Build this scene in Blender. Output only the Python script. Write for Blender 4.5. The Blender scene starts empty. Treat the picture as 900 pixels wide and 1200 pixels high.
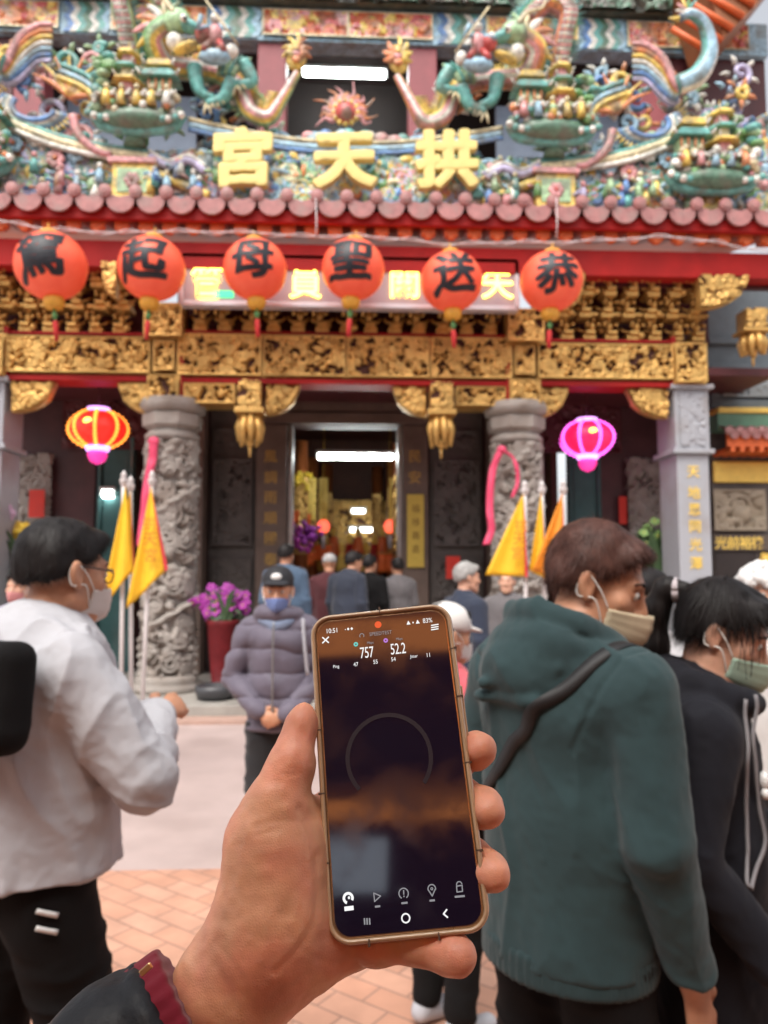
import bpy, bmesh, math, random
import numpy as np
from mathutils import Matrix, Vector, Euler
from mathutils.geometry import tessellate_polygon

S = bpy.context.scene
COL = S.collection
R = math.radians
rnd = random.Random(7)

# ------------------------------------------------------------------ camera
PITCH, YAW, CAMZ = 4.45, 2.7, 1.6
cam_d = bpy.data.cameras.new('camera')
cam = bpy.data.objects.new('camera', cam_d)
COL.objects.link(cam)
cam.location = (0, 0, CAMZ)
cam.rotation_euler = (R(90 + PITCH), 0, R(-YAW))
cam_d.sensor_fit = 'HORIZONTAL'
cam_d.sensor_width = 36.0
cam_d.lens = 36.0
cam_d.clip_start = 0.02
cam_d.clip_end = 500
cam_d.dof.use_dof = True
cam_d.dof.focus_distance = 0.405
cam_d.dof.aperture_fstop = 16.0
S.camera = cam

# ------------------------------------------------------------------ world, sun, exposure
world = bpy.data.worlds.new('World')
S.world = world
world.use_nodes = True
wn = world.node_tree
wn.nodes.clear()
sky = wn.nodes.new('ShaderNodeTexSky')
sky.sky_type = 'NISHITA'
sky.sun_disc = False
sky.sun_elevation = R(58)
sky.sun_rotation = R(205)
sky.dust_density = 4.0
sky.air_density = 1.0
hs = wn.nodes.new('ShaderNodeHueSaturation')
hs.inputs['Saturation'].default_value = 0.22
bgn = wn.nodes.new('ShaderNodeBackground')
bgn.inputs['Strength'].default_value = 0.15
won = wn.nodes.new('ShaderNodeOutputWorld')
wn.links.new(sky.outputs[0], hs.inputs['Color'])
wn.links.new(hs.outputs[0], bgn.inputs['Color'])
wn.links.new(bgn.outputs[0], won.inputs['Surface'])

sun_d = bpy.data.lights.new('sun', 'SUN')
sun_d.energy = 1.3
sun_d.angle = R(35)
sun_d.color = (1.0, 0.93, 0.83)
sun = bpy.data.objects.new('sun', sun_d)
COL.objects.link(sun)
sun.rotation_euler = Vector((math.sin(R(205)) * math.cos(R(58)), math.cos(R(205)) * math.cos(R(58)), math.sin(R(58)))).to_track_quat('Z', 'Y').to_euler()

S.view_settings.view_transform = 'Standard'
S.view_settings.look = 'None'
S.view_settings.exposure = 0.88
S.view_settings.gamma = 1.0
S.render.engine = 'CYCLES'
S.cycles.max_bounces = 6
S.cycles.diffuse_bounces = 3
S.cycles.glossy_bounces = 3
S.cycles.transmission_bounces = 3
S.cycles.use_denoising = True
S.cycles.sample_clamp_indirect = 5.0

# measured places: a photo pixel on the plane Y = const, or on the ground, gives a real position
CM = np.array(cam.rotation_euler.to_matrix())
CO = np.array([0, 0, CAMZ])
def ray(px, py):
    return CM @ np.array([(px - 450) / 900, (600 - py) / 900, -1.0])
def at(px, py, Y):
    d = ray(px, py)
    p = CO + d * (Y / d[1])
    return p
def atx(px, Y, py=670): return at(px, py, Y)[0]
def atz(py, Y, px=405): return at(px, py, Y)[2]

# ------------------------------------------------------------------ materials
MATS = {}
def mat(name, col=(.5, .5, .5), rough=.6, metal=0., var=.15, vscale=6., bump=0., bscale=40., emit=None, estr=0.,
        attr=False, shards=0., sss=0., coat=0., spec=.5, trans=0., detail=6., sheen=0., dirt=None, dscale=1.5):
    if name in MATS: return MATS[name]
    m = bpy.data.materials.new(name)
    m.use_nodes = True
    nt = m.node_tree
    b = nt.nodes['Principled BSDF']
    L = nt.links.new
    b.inputs['Roughness'].default_value = rough
    b.inputs['Metallic'].default_value = metal
    b.inputs['Specular IOR Level'].default_value = spec
    tc = nt.nodes.new('ShaderNodeTexCoord')
    if attr:
        src = nt.nodes.new('ShaderNodeAttribute'); src.attribute_name = 'Col'
        csock = src.outputs['Color']
    else:
        src = nt.nodes.new('ShaderNodeRGB'); src.outputs[0].default_value = (*col, 1)
        csock = src.outputs[0]
    if var > 0:
        n = nt.nodes.new('ShaderNodeTexNoise'); n.inputs['Scale'].default_value = vscale; n.inputs['Detail'].default_value = detail
        n.inputs['Roughness'].default_value = .65
        L(tc.outputs['Object'], n.inputs['Vector'])
        mr = nt.nodes.new('ShaderNodeMapRange')
        mr.inputs['From Min'].default_value = .3; mr.inputs['From Max'].default_value = .7
        mr.inputs['To Min'].default_value = 1 - var; mr.inputs['To Max'].default_value = 1 + var
        L(n.outputs['Fac'], mr.inputs['Value'])
        mx = nt.nodes.new('ShaderNodeVectorMath'); mx.operation = 'SCALE'
        L(csock, mx.inputs[0]); L(mr.outputs[0], mx.inputs['Scale'])
        csock = mx.outputs[0]
        rr = nt.nodes.new('ShaderNodeMapRange')
        rr.inputs['To Min'].default_value = max(.05, rough - .12); rr.inputs['To Max'].default_value = min(1, rough + .12)
        L(n.outputs['Fac'], rr.inputs['Value']); L(rr.outputs[0], b.inputs['Roughness'])
    if shards:
        vo = nt.nodes.new('ShaderNodeTexVoronoi'); vo.inputs['Scale'].default_value = shards; L(tc.outputs['Object'], vo.inputs['Vector'])
        sx_ = nt.nodes.new('ShaderNodeSeparateColor'); L(vo.outputs['Color'], sx_.inputs[0])
        m3 = nt.nodes.new('ShaderNodeMapRange'); m3.inputs['To Min'].default_value = .82; m3.inputs['To Max'].default_value = 1.42; L(sx_.outputs[0], m3.inputs['Value'])
        v3 = nt.nodes.new('ShaderNodeVectorMath'); v3.operation = 'SCALE'; L(csock, v3.inputs[0]); L(m3.outputs[0], v3.inputs['Scale']); csock = v3.outputs[0]
    if dirt:
        n2 = nt.nodes.new('ShaderNodeTexNoise'); n2.inputs['Scale'].default_value = dscale; n2.inputs['Detail'].default_value = 8
        L(tc.outputs['Object'], n2.inputs['Vector'])
        m2 = nt.nodes.new('ShaderNodeMapRange'); m2.inputs['From Min'].default_value = .48; m2.inputs['From Max'].default_value = .68
        m2.inputs['To Max'].default_value = .75
        L(n2.outputs['Fac'], m2.inputs['Value'])
        mm = nt.nodes.new('ShaderNodeMix'); mm.data_type = 'RGBA'
        mm.inputs['B'].default_value = (*dirt, 1)
        L(m2.outputs[0], mm.inputs['Factor']); L(csock, mm.inputs['A'])
        csock = mm.outputs['Result']
    L(csock, b.inputs['Base Color'])
    if bump > 0:
        nb = nt.nodes.new('ShaderNodeTexNoise'); nb.inputs['Scale'].default_value = bscale; nb.inputs['Detail'].default_value = 5
        L(tc.outputs['Object'], nb.inputs['Vector'])
        bp = nt.nodes.new('ShaderNodeBump'); bp.inputs['Strength'].default_value = bump; bp.inputs['Distance'].default_value = .4 / bscale
        L(nb.outputs['Fac'], bp.inputs['Height']); L(bp.outputs[0], b.inputs['Normal'])
    if emit:
        b.inputs['Emission Color'].default_value = (*emit, 1); b.inputs['Emission Strength'].default_value = estr
    if sss: 
        b.inputs['Subsurface Weight'].default_value = sss; b.inputs['Subsurface Radius'].default_value = (1, .35, .15); b.inputs['Subsurface Scale'].default_value = .006
    if coat: b.inputs['Coat Weight'].default_value = coat; b.inputs['Coat Roughness'].default_value = .1
    if trans: b.inputs['Transmission Weight'].default_value = trans
    if sheen: b.inputs['Sheen Weight'].default_value = sheen
    MATS[name] = m
    return m

# ------------------------------------------------------------------ object helpers
def tag(o, label=None, cat=None, group=None, kind=None):
    if label: o['label'] = label
    if cat: o['category'] = cat
    if group: o['group'] = group
    if kind: o['kind'] = kind
    return o
def empty(name, loc, label, cat, group=None, rz=0.):
    o = bpy.data.objects.new(name, None)
    o.empty_display_size = .1
    COL.objects.link(o)
    o.location = loc; o.rotation_euler = (0, 0, rz)
    return tag(o, label, cat, group)
def copy_tree(o, parent=None):
    c = o.copy(); COL.objects.link(c)
    if parent is not None: c.parent = parent
    for ch in list(o.children): copy_tree(ch, c)
    return c

def nrm(v):
    v = np.asarray(v, float); n = np.linalg.norm(v); return v / n if n > 1e-12 else v
def rotm(ax=0, ay=0, az=0):
    return np.array(Euler((R(ax), R(ay), R(az))).to_matrix())

GOLDC = (.62, .375, .115)
class MB:
    """collects polygons; build() links them as one mesh object"""
    def __init__(s): s.v = []; s.f = []; s.c = []; s.n = 0; s.sm = []
    def add(s, V, F, col=None, smooth=True):
        V = np.asarray(V, float).reshape(-1, 3)
        s.v.append(V)
        for k, f in enumerate(F):
            s.f.append(tuple(int(i) + s.n for i in f))
            s.c.append(col[k] if isinstance(col, list) else col)
            s.sm.append(smooth)
        s.n += len(V)
        return s
    def box(s, c, h, M=None, col=None, bev=0.0):
        x, y, z = h
        if bev > 0:
            b = min(bev, .49 * min(h) * 2)
            V = []; 
            bm = bmesh.new(); bmesh.ops.create_cube(bm, size=1, matrix=Matrix.Diagonal((2*x, 2*y, 2*z, 1)))
            bmesh.ops.bevel(bm, geom=bm.edges[:], offset=b, segments=2, affect='EDGES', profile=.5)
            bm.verts.index_update()
            V = np.array([v.co[:] for v in bm.verts]); F = [[v.index for v in f.verts] for f in bm.faces]; bm.free()
        else:
            V = np.array([[a, b_, d] for a in (-x, x) for b_ in (-y, y) for d in (-z, z)])
            F = [(0,1,3,2),(4,6,7,5),(0,4,5,1),(2,3,7,6),(0,2,6,4),(1,5,7,3)]
        if M is not None: V = V @ np.asarray(M).T
        return s.add(V + np.asarray(c), F, col, False)
    def bx(s, x0, x1, y0, y1, z0, z1, col=None, bev=0.):
        return s.box(((x0+x1)/2, (y0+y1)/2, (z0+z1)/2), (abs(x1-x0)/2, abs(y1-y0)/2, abs(z1-z0)/2), None, col, bev)
    def lathe(s, prof, n=24, c=(0,0,0), M=None, col=None, smooth=True, caps=True):
        a = np.arange(n) * 2 * math.pi / n
        V = np.concatenate([np.stack([r*np.cos(a), r*np.sin(a), np.full(n, z)], 1) for r, z in prof])
        F = []
        for i in range(len(prof)-1):
            for j in range(n):
                k = (j+1) % n
                F.append((i*n+j, i*n+k, (i+1)*n+k, (i+1)*n+j))
        if caps:
            F.append(tuple(range(n-1, -1, -1))); F.append(tuple(range((len(prof)-1)*n, len(prof)*n)))
        if M is not None: V = V @ np.asarray(M).T
        return s.add(V + np.asarray(c), F, col, smooth)
    def tube(s, P, rad, n=10, col=None, colf=None, sq=1.0):
        P = np.asarray(P, float); m = len(P)
        rad = np.full(m, rad) if np.isscalar(rad) else np.asarray(rad, float)
        T = np.gradient(P, axis=0); T /= np.maximum(np.linalg.norm(T, axis=1, keepdims=True), 1e-9)
        up = np.array([0, 0, 1.0]) if abs(T[0][2]) < .9 else np.array([0, 1.0, 0])
        N = nrm(np.cross(T[0], np.cross(up, T[0])))
        V = []; a = np.arange(n) * 2 * math.pi / n
        for i in range(m):
            N = nrm(N - T[i] * np.dot(N, T[i])); B = np.cross(T[i], N)
            V.append(P[i] + rad[i] * (np.cos(a)[:, None] * N + sq * np.sin(a)[:, None] * B))
        V = np.concatenate(V); F = []; C = []
        for i in range(m-1):
            for j in range(n):
                k = (j+1) % n
                F.append((i*n+j, i*n+k, (i+1)*n+k, (i+1)*n+j)); C.append(colf(i/(m-1), j/n) if colf else col)
        F.append(tuple(range(n-1, -1, -1))); F.append(tuple(range((m-1)*n, m*n))); C += [C[0], C[-1]]
        return s.add(V, F, C, True)
    def ell(s, c, r, M=None, nu=12, nv=8, col=None):
        r = (r, r, r) if np.isscalar(r) else r
        th = np.linspace(0, math.pi, nv+1)[1:-1]; a = np.arange(nu) * 2 * math.pi / nu
        V = [[0, 0, 1]] + [[math.sin(t)*math.cos(p), math.sin(t)*math.sin(p), math.cos(t)] for t in th for p in a] + [[0, 0, -1]]
        F = [(0, 1+j, 1+(j+1) % nu) for j in range(nu)]
        for i in range(nv-2):
            for j in range(nu):
                k = (j+1) % nu; F.append((1+i*nu+j, 1+(i+1)*nu+j, 1+(i+1)*nu+k, 1+i*nu+k))
        e = 1 + (nv-2)*nu; l = len(V)-1
        F += [(e+j, l, e+(j+1) % nu) for j in range(nu)]
        V = np.array(V) * np.array(r)
        if M is not None: V = V @ np.asarray(M).T
        return s.add(V + np.asarray(c), F, col, True)
    def prism(s, pts, y0, y1, col=None, plane='xz', o=(0,0,0), M=None):
        pts = [tuple(p) for p in pts]; n = len(pts)
        tri = tessellate_polygon([[Vector((p[0], p[1], 0)) for p in pts]])
        A = np.array([[p[0], y0, p[1]] for p in pts]); B = np.array([[p[0], y1, p[1]] for p in pts])
        V = np.concatenate([A, B])
        F = [tuple(t) for t in tri] + [tuple(i+n for i in reversed(t)) for t in tri] + [(i, (i+1) % n, (i+1) % n + n, i+n) for i in range(n)]
        if M is not None: V = V @ np.asarray(M).T
        return s.add(V + np.asarray(o), F, col, False)
    def grid(s, G, col=None, cols=None, smooth=True, flip=False, keep=None):
        m, n = G.shape[:2]
        F = []; C = []
        for i in range(m-1):
            for j in range(n-1):
                if keep is not None and not keep[i, j]: continue
                q = (i*n+j, (i+1)*n+j, (i+1)*n+j+1, i*n+j+1)
                F.append(q[::-1] if flip else q)
                C.append(tuple(cols[i, j]) if cols is not None else col)
        return s.add(G.reshape(-1, 3), F, C, smooth)
    def build(s, name, m, parent=None, label=None, loc=None, fix=True, solid=0.):
        me = bpy.data.meshes.new(name)
        V = np.concatenate(s.v) if s.v else np.zeros((0, 3))
        if loc is not None: V = V - np.asarray(loc)
        me.from_pydata(V.tolist(), [], s.f)
        me.polygons.foreach_set('use_smooth', s.sm)
        if 'defcol' in m or any(c is not None for c in s.c):
            at_ = me.color_attributes.new('Col', 'FLOAT_COLOR', 'CORNER')
            lt = np.array([p.loop_total for p in me.polygons])
            C = np.array([(c if c is not None else m.get('defcol', (.5, .5, .5))) for c in s.c], float)
            C = np.concatenate([C, np.ones((len(C), 1))], 1)
            at_.data.foreach_set('color', np.repeat(C, lt, axis=0).ravel().astype(np.float32))
        if fix:
            bm = bmesh.new(); bm.from_mesh(me); bmesh.ops.recalc_face_normals(bm, faces=bm.faces); bm.to_mesh(me); bm.free()
        me.materials.append(m)
        o = bpy.data.objects.new(name, me); COL.objects.link(o)
        if loc is not None: o.location = loc
        if parent is not None: o.parent = parent
        if label: o['label'] = label
        if solid:
            md = o.modifiers.new('t', 'SOLIDIFY'); md.thickness = solid; md.offset = 0
        return o

def spline(pts, n=8):
    P = np.asarray(pts, float); m = len(P); out = []
    for i in range(m-1):
        p0 = P[max(i-1, 0)]; p1 = P[i]; p2 = P[i+1]; p3 = P[min(i+2, m-1)]
        for t in np.arange(n)/n:
            out.append(.5*((2*p1)+(-p0+p2)*t+(2*p0-5*p1+4*p2-p3)*t*t+(-p0+3*p1-3*p2+p3)*t**3))
    out.append(P[-1]); return np.array(out)

def text_mesh(body, size, depth=0., offset=0., bevel=0., spacing=1., vertical=False):
    """outline of the writing as a mesh centred on its own box, in x (right), y (up), z (out)"""
    c = bpy.data.curves.new('w', 'FONT'); c.body = body; c.size = size; c.extrude = depth; c.offset = offset; c.bevel_depth = bevel
    c.space_character = spacing; c.resolution_u = 4
    o = bpy.data.objects.new('w', c); COL.objects.link(o)
    dg = bpy.context.evaluated_depsgraph_get(); dg.update()
    me = bpy.data.meshes.new_from_object(o.evaluated_get(dg))
    V = np.array([v.co[:] for v in me.vertices]).reshape(-1, 3); F = [tuple(p.vertices) for p in me.polygons]
    bpy.data.objects.remove(o); bpy.data.curves.remove(c); bpy.data.meshes.remove(me)
    if len(V): 
        mid = (V.max(0) + V.min(0)) / 2; mid[2] = 0; V = V - mid
    return V, F
def brush(V, F, r, dz=.0003, n=6):
    """thicker strokes: the outline repeated round a small circle, each a hair above the last"""
    W = [V]; Q = list(F)
    for i in range(n):
        a = i*2*math.pi/n+.5; W.append(V+np.array([r*math.cos(a), r*.8*math.sin(a), dz*(i+1)])); Q += [tuple(j+len(V)*(i+1) for j in f) for f in F]
    return np.concatenate(W), Q
def refine(V, F, lmax, it=4):
    bm = bmesh.new(); vs = [bm.verts.new(v) for v in V]
    for f in F:
        try: bm.faces.new([vs[i] for i in f])
        except ValueError: pass
    bmesh.ops.triangulate(bm, faces=bm.faces[:])
    for _ in range(it):
        E = [e for e in bm.edges if e.calc_length() > lmax]
        if not E: break
        bmesh.ops.subdivide_edges(bm, edges=E, cuts=1)
        bmesh.ops.triangulate(bm, faces=bm.faces[:])
    bm.verts.index_update()
    V = np.array([v.co[:] for v in bm.verts]); F = [tuple(v.index for v in f.verts) for f in bm.faces]; bm.free()
    return V, F

# ------------------------------------------------------------------ noise and carved relief
def _hash(a, b, c, seed):
    h = (a * 374761393 + b * 668265263 + c * 2147483647 + seed * 974711) & 0xffffffff
    h = ((h ^ (h >> 13)) * 1274126177) & 0xffffffff
    return ((h ^ (h >> 16)) & 0xffff) / 65535.0
def vnoise(P, seed=0):
    P = np.asarray(P, float); I = np.floor(P).astype(np.int64); f = P - I; f = f*f*(3-2*f)
    r = 0
    for dx in (0, 1):
        for dy in (0, 1):
            for dz in (0, 1):
                w = (f[..., 0] if dx else 1-f[..., 0]) * (f[..., 1] if dy else 1-f[..., 1]) * (f[..., 2] if dz else 1-f[..., 2])
                r = r + w * _hash(I[..., 0]+dx, I[..., 1]+dy, I[..., 2]+dz, seed)
    return r * 2 - 1
def carve(w, h, cell, seed, n_blob=60, n_scroll=20, size=.08, pal=None, border=0., base=0.):
    """height map (0..1) of carved blobs and scrolls; colour index per cell"""
    g = np.random.default_rng(seed)
    nx, nz = max(4, int(w/cell)+1), max(4, int(h/cell)+1)
    X, Z = np.meshgrid(np.linspace(0, w, nx), np.linspace(0, h, nz), indexing='ij')
    H = np.zeros((nx, nz)) + base; C = np.zeros((nx, nz), int)
    def put(b, ci):
        m = b > H; H[m] = b[m]; C[m] = ci
    for i in range(n_scroll):
        cx, cz = g.uniform(0, w), g.uniform(0, h); r0 = g.uniform(.6, 1.6)*size; th = g.uniform(.22, .34)*size; ph = g.uniform(0, 6.28); tn = g.choice([-1, 1])
        dx, dz = X-cx, Z-cz; rr = np.hypot(dx, dz); an = np.arctan2(dz, dx)*tn + ph
        k = np.mod(an, 2*np.pi)/(2*np.pi)
        d = np.minimum(np.abs(rr - r0*(.35+.65*k)), np.abs(rr - r0*(.35+.65*k)*.45))
        b = np.sqrt(np.clip(1-(d/th)**2, 0, 1))*.75*(rr < r0*1.15)
        put(b, int(g.integers(0, 1000)))
    for i in range(n_blob):
        cx, cz = g.uniform(0, w), g.uniform(0, h); a = g.uniform(.35, 1.0)*size; b_ = a*g.uniform(.3, .8); ph = g.uniform(0, 3.14)
        dx, dz = X-cx, Z-cz; u = (dx*math.cos(ph)+dz*math.sin(ph))/a; v = (-dx*math.sin(ph)+dz*math.cos(ph))/b_
        put(np.sqrt(np.clip(1-u*u-v*v, 0, 1))*g.uniform(.6, 1.0), int(g.integers(0, 1000)))
    if border:
        m = (X < border) | (X > w-border) | (Z < border) | (Z > h-border); H[m] = .8; C[m] = -1
    return X, Z, H, C
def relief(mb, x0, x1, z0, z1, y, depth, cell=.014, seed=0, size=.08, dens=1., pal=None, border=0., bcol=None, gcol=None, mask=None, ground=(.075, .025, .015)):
    """carved panel standing out towards -Y from plane y"""
    w, h = x1-x0, z1-z0; ar = w*h/(size*size)
    X, Z, H, C = carve(w, h, cell, seed, int(ar*1.3*dens), int(ar*.45*dens), size, None, border)
    kp = None
    if mask is not None: kp = mask(X/w, Z/h) > .5; H = H*kp
    G = np.stack([x0+X, y-depth*H, z0+Z], -1)
    cols = None
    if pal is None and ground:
        g_ = np.random.default_rng(seed+5); tone = .82+.36*g_.random(1000); cols = np.array(GOLDC)*tone[np.abs(C) % 1000][..., None]; cols = np.where((H < .16)[..., None], np.array(ground), cols)  # recesses coloured dark: red-brown ground that also paints in crevice shade
    if pal is not None:
        p = np.array(pal); cols = p[np.abs(C) % len(p)]
        cols = np.where((C == -1)[..., None], np.array(bcol if bcol else pal[0]), cols)
        if gcol: cols = np.where((H < .04)[..., None], np.array(gcol), cols)
    mb.grid(G, None, cols, keep=kp)
    return mb

# ------------------------------------------------------------------ smooth solids (signed distance -> surface)
class Solid:
    def __init__(s, h=.006): s.h = h; s.p = []
    def _push(s, lo, hi, fn, k, op): s.p.append((np.asarray(lo, float), np.asarray(hi, float), fn, k, op)); return s
    def cone(s, p0, p1, r0, r1=None, k=.02, op='+', flat=None):
        r1 = r0 if r1 is None else r1
        p0 = np.asarray(p0, float); p1 = np.asarray(p1, float); r = max(r0, r1)
        n, sc = (nrm(flat[0]), flat[1]) if flat else (None, 1)
        def fn(X, Y, Z):
            q = [X-p0[0], Y-p0[1], Z-p0[2]]; b = p1-p0
            if n is not None:
                e = (1/sc-1)*(q[0]*n[0]+q[1]*n[1]+q[2]*n[2]); q = [q[i]+e*n[i] for i in range(3)]
                b = b+(1/sc-1)*np.dot(b, n)*n
            bb = max(np.dot(b, b), 1e-12)
            t = np.clip((q[0]*b[0]+q[1]*b[1]+q[2]*b[2])/bb, 0, 1)
            return np.sqrt((q[0]-b[0]*t)**2+(q[1]-b[1]*t)**2+(q[2]-b[2]*t)**2)-(r0+(r1-r0)*t)
        m = r*max(1, sc); return s._push(np.minimum(p0, p1)-m, np.maximum(p0, p1)+m, fn, k, op)
    def path(s, P, rr, k=.02, op='+', flat=None):
        for i in range(len(P)-1): s.cone(P[i], P[i+1], rr[i], rr[i+1], k, op, flat)
        return s
    def ell(s, c, r, M=None, k=.02, op='+'):
        c = np.asarray(c, float); r = np.asarray((r, r, r) if np.isscalar(r) else r, float); M = np.eye(3) if M is None else np.asarray(M)
        def fn(X, Y, Z):
            q = [X-c[0], Y-c[1], Z-c[2]]
            l = [(q[0]*M[0, i]+q[1]*M[1, i]+q[2]*M[2, i]) for i in range(3)]
            k0 = np.sqrt(sum((l[i]/r[i])**2 for i in range(3))); k1 = np.sqrt(sum((l[i]/r[i]**2)**2 for i in range(3)))
            return k0*(k0-1)/np.maximum(k1, 1e-6)
        e = np.abs(M) @ r; return s._push(c-e, c+e, fn, k, op)
    def box(s, c, hf, M=None, rr=.01, k=.01, op='+'):
        c = np.asarray(c, float); hf = np.asarray(hf, float); M = np.eye(3) if M is None else np.asarray(M)
        def fn(X, Y, Z):
            q = [X-c[0], Y-c[1], Z-c[2]]
            l = [np.abs(q[0]*M[0, i]+q[1]*M[1, i]+q[2]*M[2, i])-(hf[i]-rr) for i in range(3)]
            return np.sqrt(sum(np.maximum(a, 0)**2 for a in l))+np.minimum(np.maximum(np.maximum(l[0], l[1]), l[2]), 0)-rr
        e = np.abs(M) @ hf; return s._push(c-e, c+e, fn, k, op)
    def cut(s, o, n, k=.006):
        """keep the side the normal n points away from"""
        o = np.asarray(o, float); n = nrm(n)
        def fn(X, Y, Z): return (X-o[0])*n[0]+(Y-o[1])*n[1]+(Z-o[2])*n[2]
        return s._push(o, o, fn, k, 'cut')
    def mesh(s, smooth=1):
        h = s.h
        A = [p for p in s.p if p[4] == '+']
        lo = np.min([p[0] for p in A], 0)-.03-3*h; hi = np.max([p[1] for p in A], 0)+.03+3*h
        n = np.ceil((hi-lo)/h).astype(int)+1
        ax = [lo[i]+h*np.arange(n[i]) for i in range(3)]
        D = np.ones(n, np.float32)
        for plo, phi, fn, k, op in s.p:
            if op == 'cut': i0, i1 = np.zeros(3, int), n
            else:
                m = 1.6*k+4*h
                i0 = np.clip(np.floor((plo-m-lo)/h).astype(int), 0, n); i1 = np.clip(np.ceil((phi+m-lo)/h).astype(int)+1, 0, n)
            if np.any(i1 <= i0): continue
            X = ax[0][i0[0]:i1[0]][:, None, None]; Y = ax[1][i0[1]:i1[1]][None, :, None]; Z = ax[2][i0[2]:i1[2]][None, None, :]
            d = fn(X, Y, Z); sl = tuple(slice(i0[i], i1[i]) for i in range(3)); a = D[sl]
            if op == '+':
                t = np.clip(.5+.5*(a-d)/k, 0, 1); D[sl] = a*(1-t)+d*t-k*t*(1-t)
            else:
                d = -d if op == '-' else d
                t = np.clip(.5-.5*(a-d)/k, 0, 1); D[sl] = a*(1-t)+d*t+k*t*(1-t)
        # surface nets
        I = D < 0
        a = I.astype(np.int8); q = sum(a[i:n[0]-1+i, j:n[1]-1+j, l:n[2]-1+l] for i in (0, 1) for j in (0, 1) for l in (0, 1))
        act = (q > 0) & (q < 8); cid = np.argwhere(act)
        idx = -np.ones(act.shape, int); idx[act] = np.arange(len(cid))
        acc = np.zeros((len(cid), 3)); cnt = np.zeros(len(cid))
        cr = [(i, j, l) for i in (0, 1) for j in (0, 1) for l in (0, 1)]
        val = {c: D[cid[:, 0]+c[0], cid[:, 1]+c[1], cid[:, 2]+c[2]] for c in cr}
        for c in cr:
            for x in range(3):
                if c[x] == 0:
                    e = list(c); e[x] = 1; e = tuple(e); A_, B_ = val[c], val[e]; m = (A_ < 0) != (B_ < 0)
                    t = A_[m]/(A_[m]-B_[m]); p = np.tile(np.array(c, float), (m.sum(), 1)); p[:, x] += t
                    acc[m] += p; cnt[m] += 1
        V = lo+h*(cid+acc/cnt[:, None])
        F = []
        for x in range(3):
            y, z = (x+1) % 3, (x+2) % 3
            s0 = [slice(None)]*3; s1 = [slice(None)]*3; s0[x] = slice(0, n[x]-1); s1[x] = slice(1, n[x])
            P0, P1 = I[tuple(s0)], I[tuple(s1)]
            E = np.argwhere(P0 != P1); E = E[(E[:, y] > 0) & (E[:, z] > 0) & (E[:, y] < n[y]-1) & (E[:, z] < n[z]-1)]
            fl = P0[E[:, 0], E[:, 1], E[:, 2]]
            def g(dy, dz):
                c = E.copy(); c[:, y] -= dy; c[:, z] -= dz; return idx[c[:, 0], c[:, 1], c[:, 2]]
            Q = np.stack([g(1, 1), g(0, 1), g(0, 0), g(1, 0)], 1)
            Q[~fl] = Q[~fl][:, ::-1]; F.append(Q)
        F = np.concatenate(F); F = F[(F >= 0).all(1)]
        for _ in range(smooth):
            sm = np.zeros_like(V); ct = np.zeros(len(V))
            for i in range(4):
                a_, b_ = F[:, i], F[:, (i+1) % 4]; 
                for u, w in ((a_, b_), (b_, a_)):
                    for d in range(3): sm[:, d] += np.bincount(u, V[w, d], len(V))
                    ct += np.bincount(u, minlength=len(V))
            V = .5*V+.5*sm/np.maximum(ct, 1)[:, None]
        s.V, s.F = V, F
        return s
    def normals(s):
        V, F = s.V, s.F; fn = np.cross(V[F[:, 2]]-V[F[:, 0]], V[F[:, 3]]-V[F[:, 1]]); N = np.zeros_like(V)
        for i in range(4):
            for d in range(3): N[:, d] += np.bincount(F[:, i], fn[:, d], len(V))
        return N/np.maximum(np.linalg.norm(N, axis=1, keepdims=True), 1e-12)
    def displace(s, fn):
        N = s.normals(); s.V = s.V+N*fn(s.V, N)[:, None]; return s
    def obj(s, name, m, parent=None, label=None, colf=None):
        me = bpy.data.meshes.new(name); V, F = s.V, s.F
        me.vertices.add(len(V)); me.vertices.foreach_set('co', V.ravel().astype(np.float32))
        me.loops.add(len(F)*4); me.loops.foreach_set('vertex_index', F.ravel().astype(np.int32))
        me.polygons.add(len(F)); me.polygons.foreach_set('loop_start', (np.arange(len(F))*4).astype(np.int32))
        me.update(calc_edges=True); me.polygons.foreach_set('use_smooth', np.ones(len(F), bool))
        me.validate()
        if colf is not None:
            a = me.color_attributes.new('Col', 'FLOAT_COLOR', 'POINT'); C = colf(V); a.data.foreach_set('color', np.concatenate([C, np.ones((len(C), 1))], 1).ravel().astype(np.float32))
        me.materials.append(m)
        o = bpy.data.objects.new(name, me); COL.objects.link(o)
        if parent is not None: o.parent = parent
        if label: o['label'] = label
        return o
# ------------------------------------------------------------------ the place: materials
GOLD = mat('gold_leaf', (.7, .4, .1), .42, .62, .25, 7, bump=.5, bscale=70, attr=True)
GOLD['defcol'] = GOLDC
GOLDP = mat('gold_paint', (.86, .60, .13), .45, .15, .10, 9, bump=.15, bscale=60)
RED = mat('red_lacquer', (.36, .014, .012), .55, 0, .22, 3, spec=.2, bump=.1, bscale=30, dirt=(.22, .012, .012))
ORED = mat('orange_red_lacquer', (.66, .13, .03), .5, 0, .2, 4, bump=.1, bscale=30)
DRED = mat('dark_red_wood', (.085, .016, .018), .5, 0, .3, 3, bump=.2, bscale=25)
TILE = mat('glazed_pink_tile', (.38, .165, .155), .3, 0, .25, 9, bump=.15, bscale=30, dirt=(.30, .20, .18), dscale=6)
STONE = mat('grey_carved_stone', (.33, .295, .265), .75, 0, .22, 6, bump=.5, bscale=60, dirt=(.15, .11, .085), dscale=3)
STONEL = mat('pale_granite', (.34, .35, .38), .55, 0, .10, 50, bump=.2, bscale=120, dirt=(.28, .25, .24), dscale=2)
STONED = mat('dark_carved_stone', (.085, .07, .063), .65, 0, .25, 5, bump=.5, bscale=60)
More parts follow.
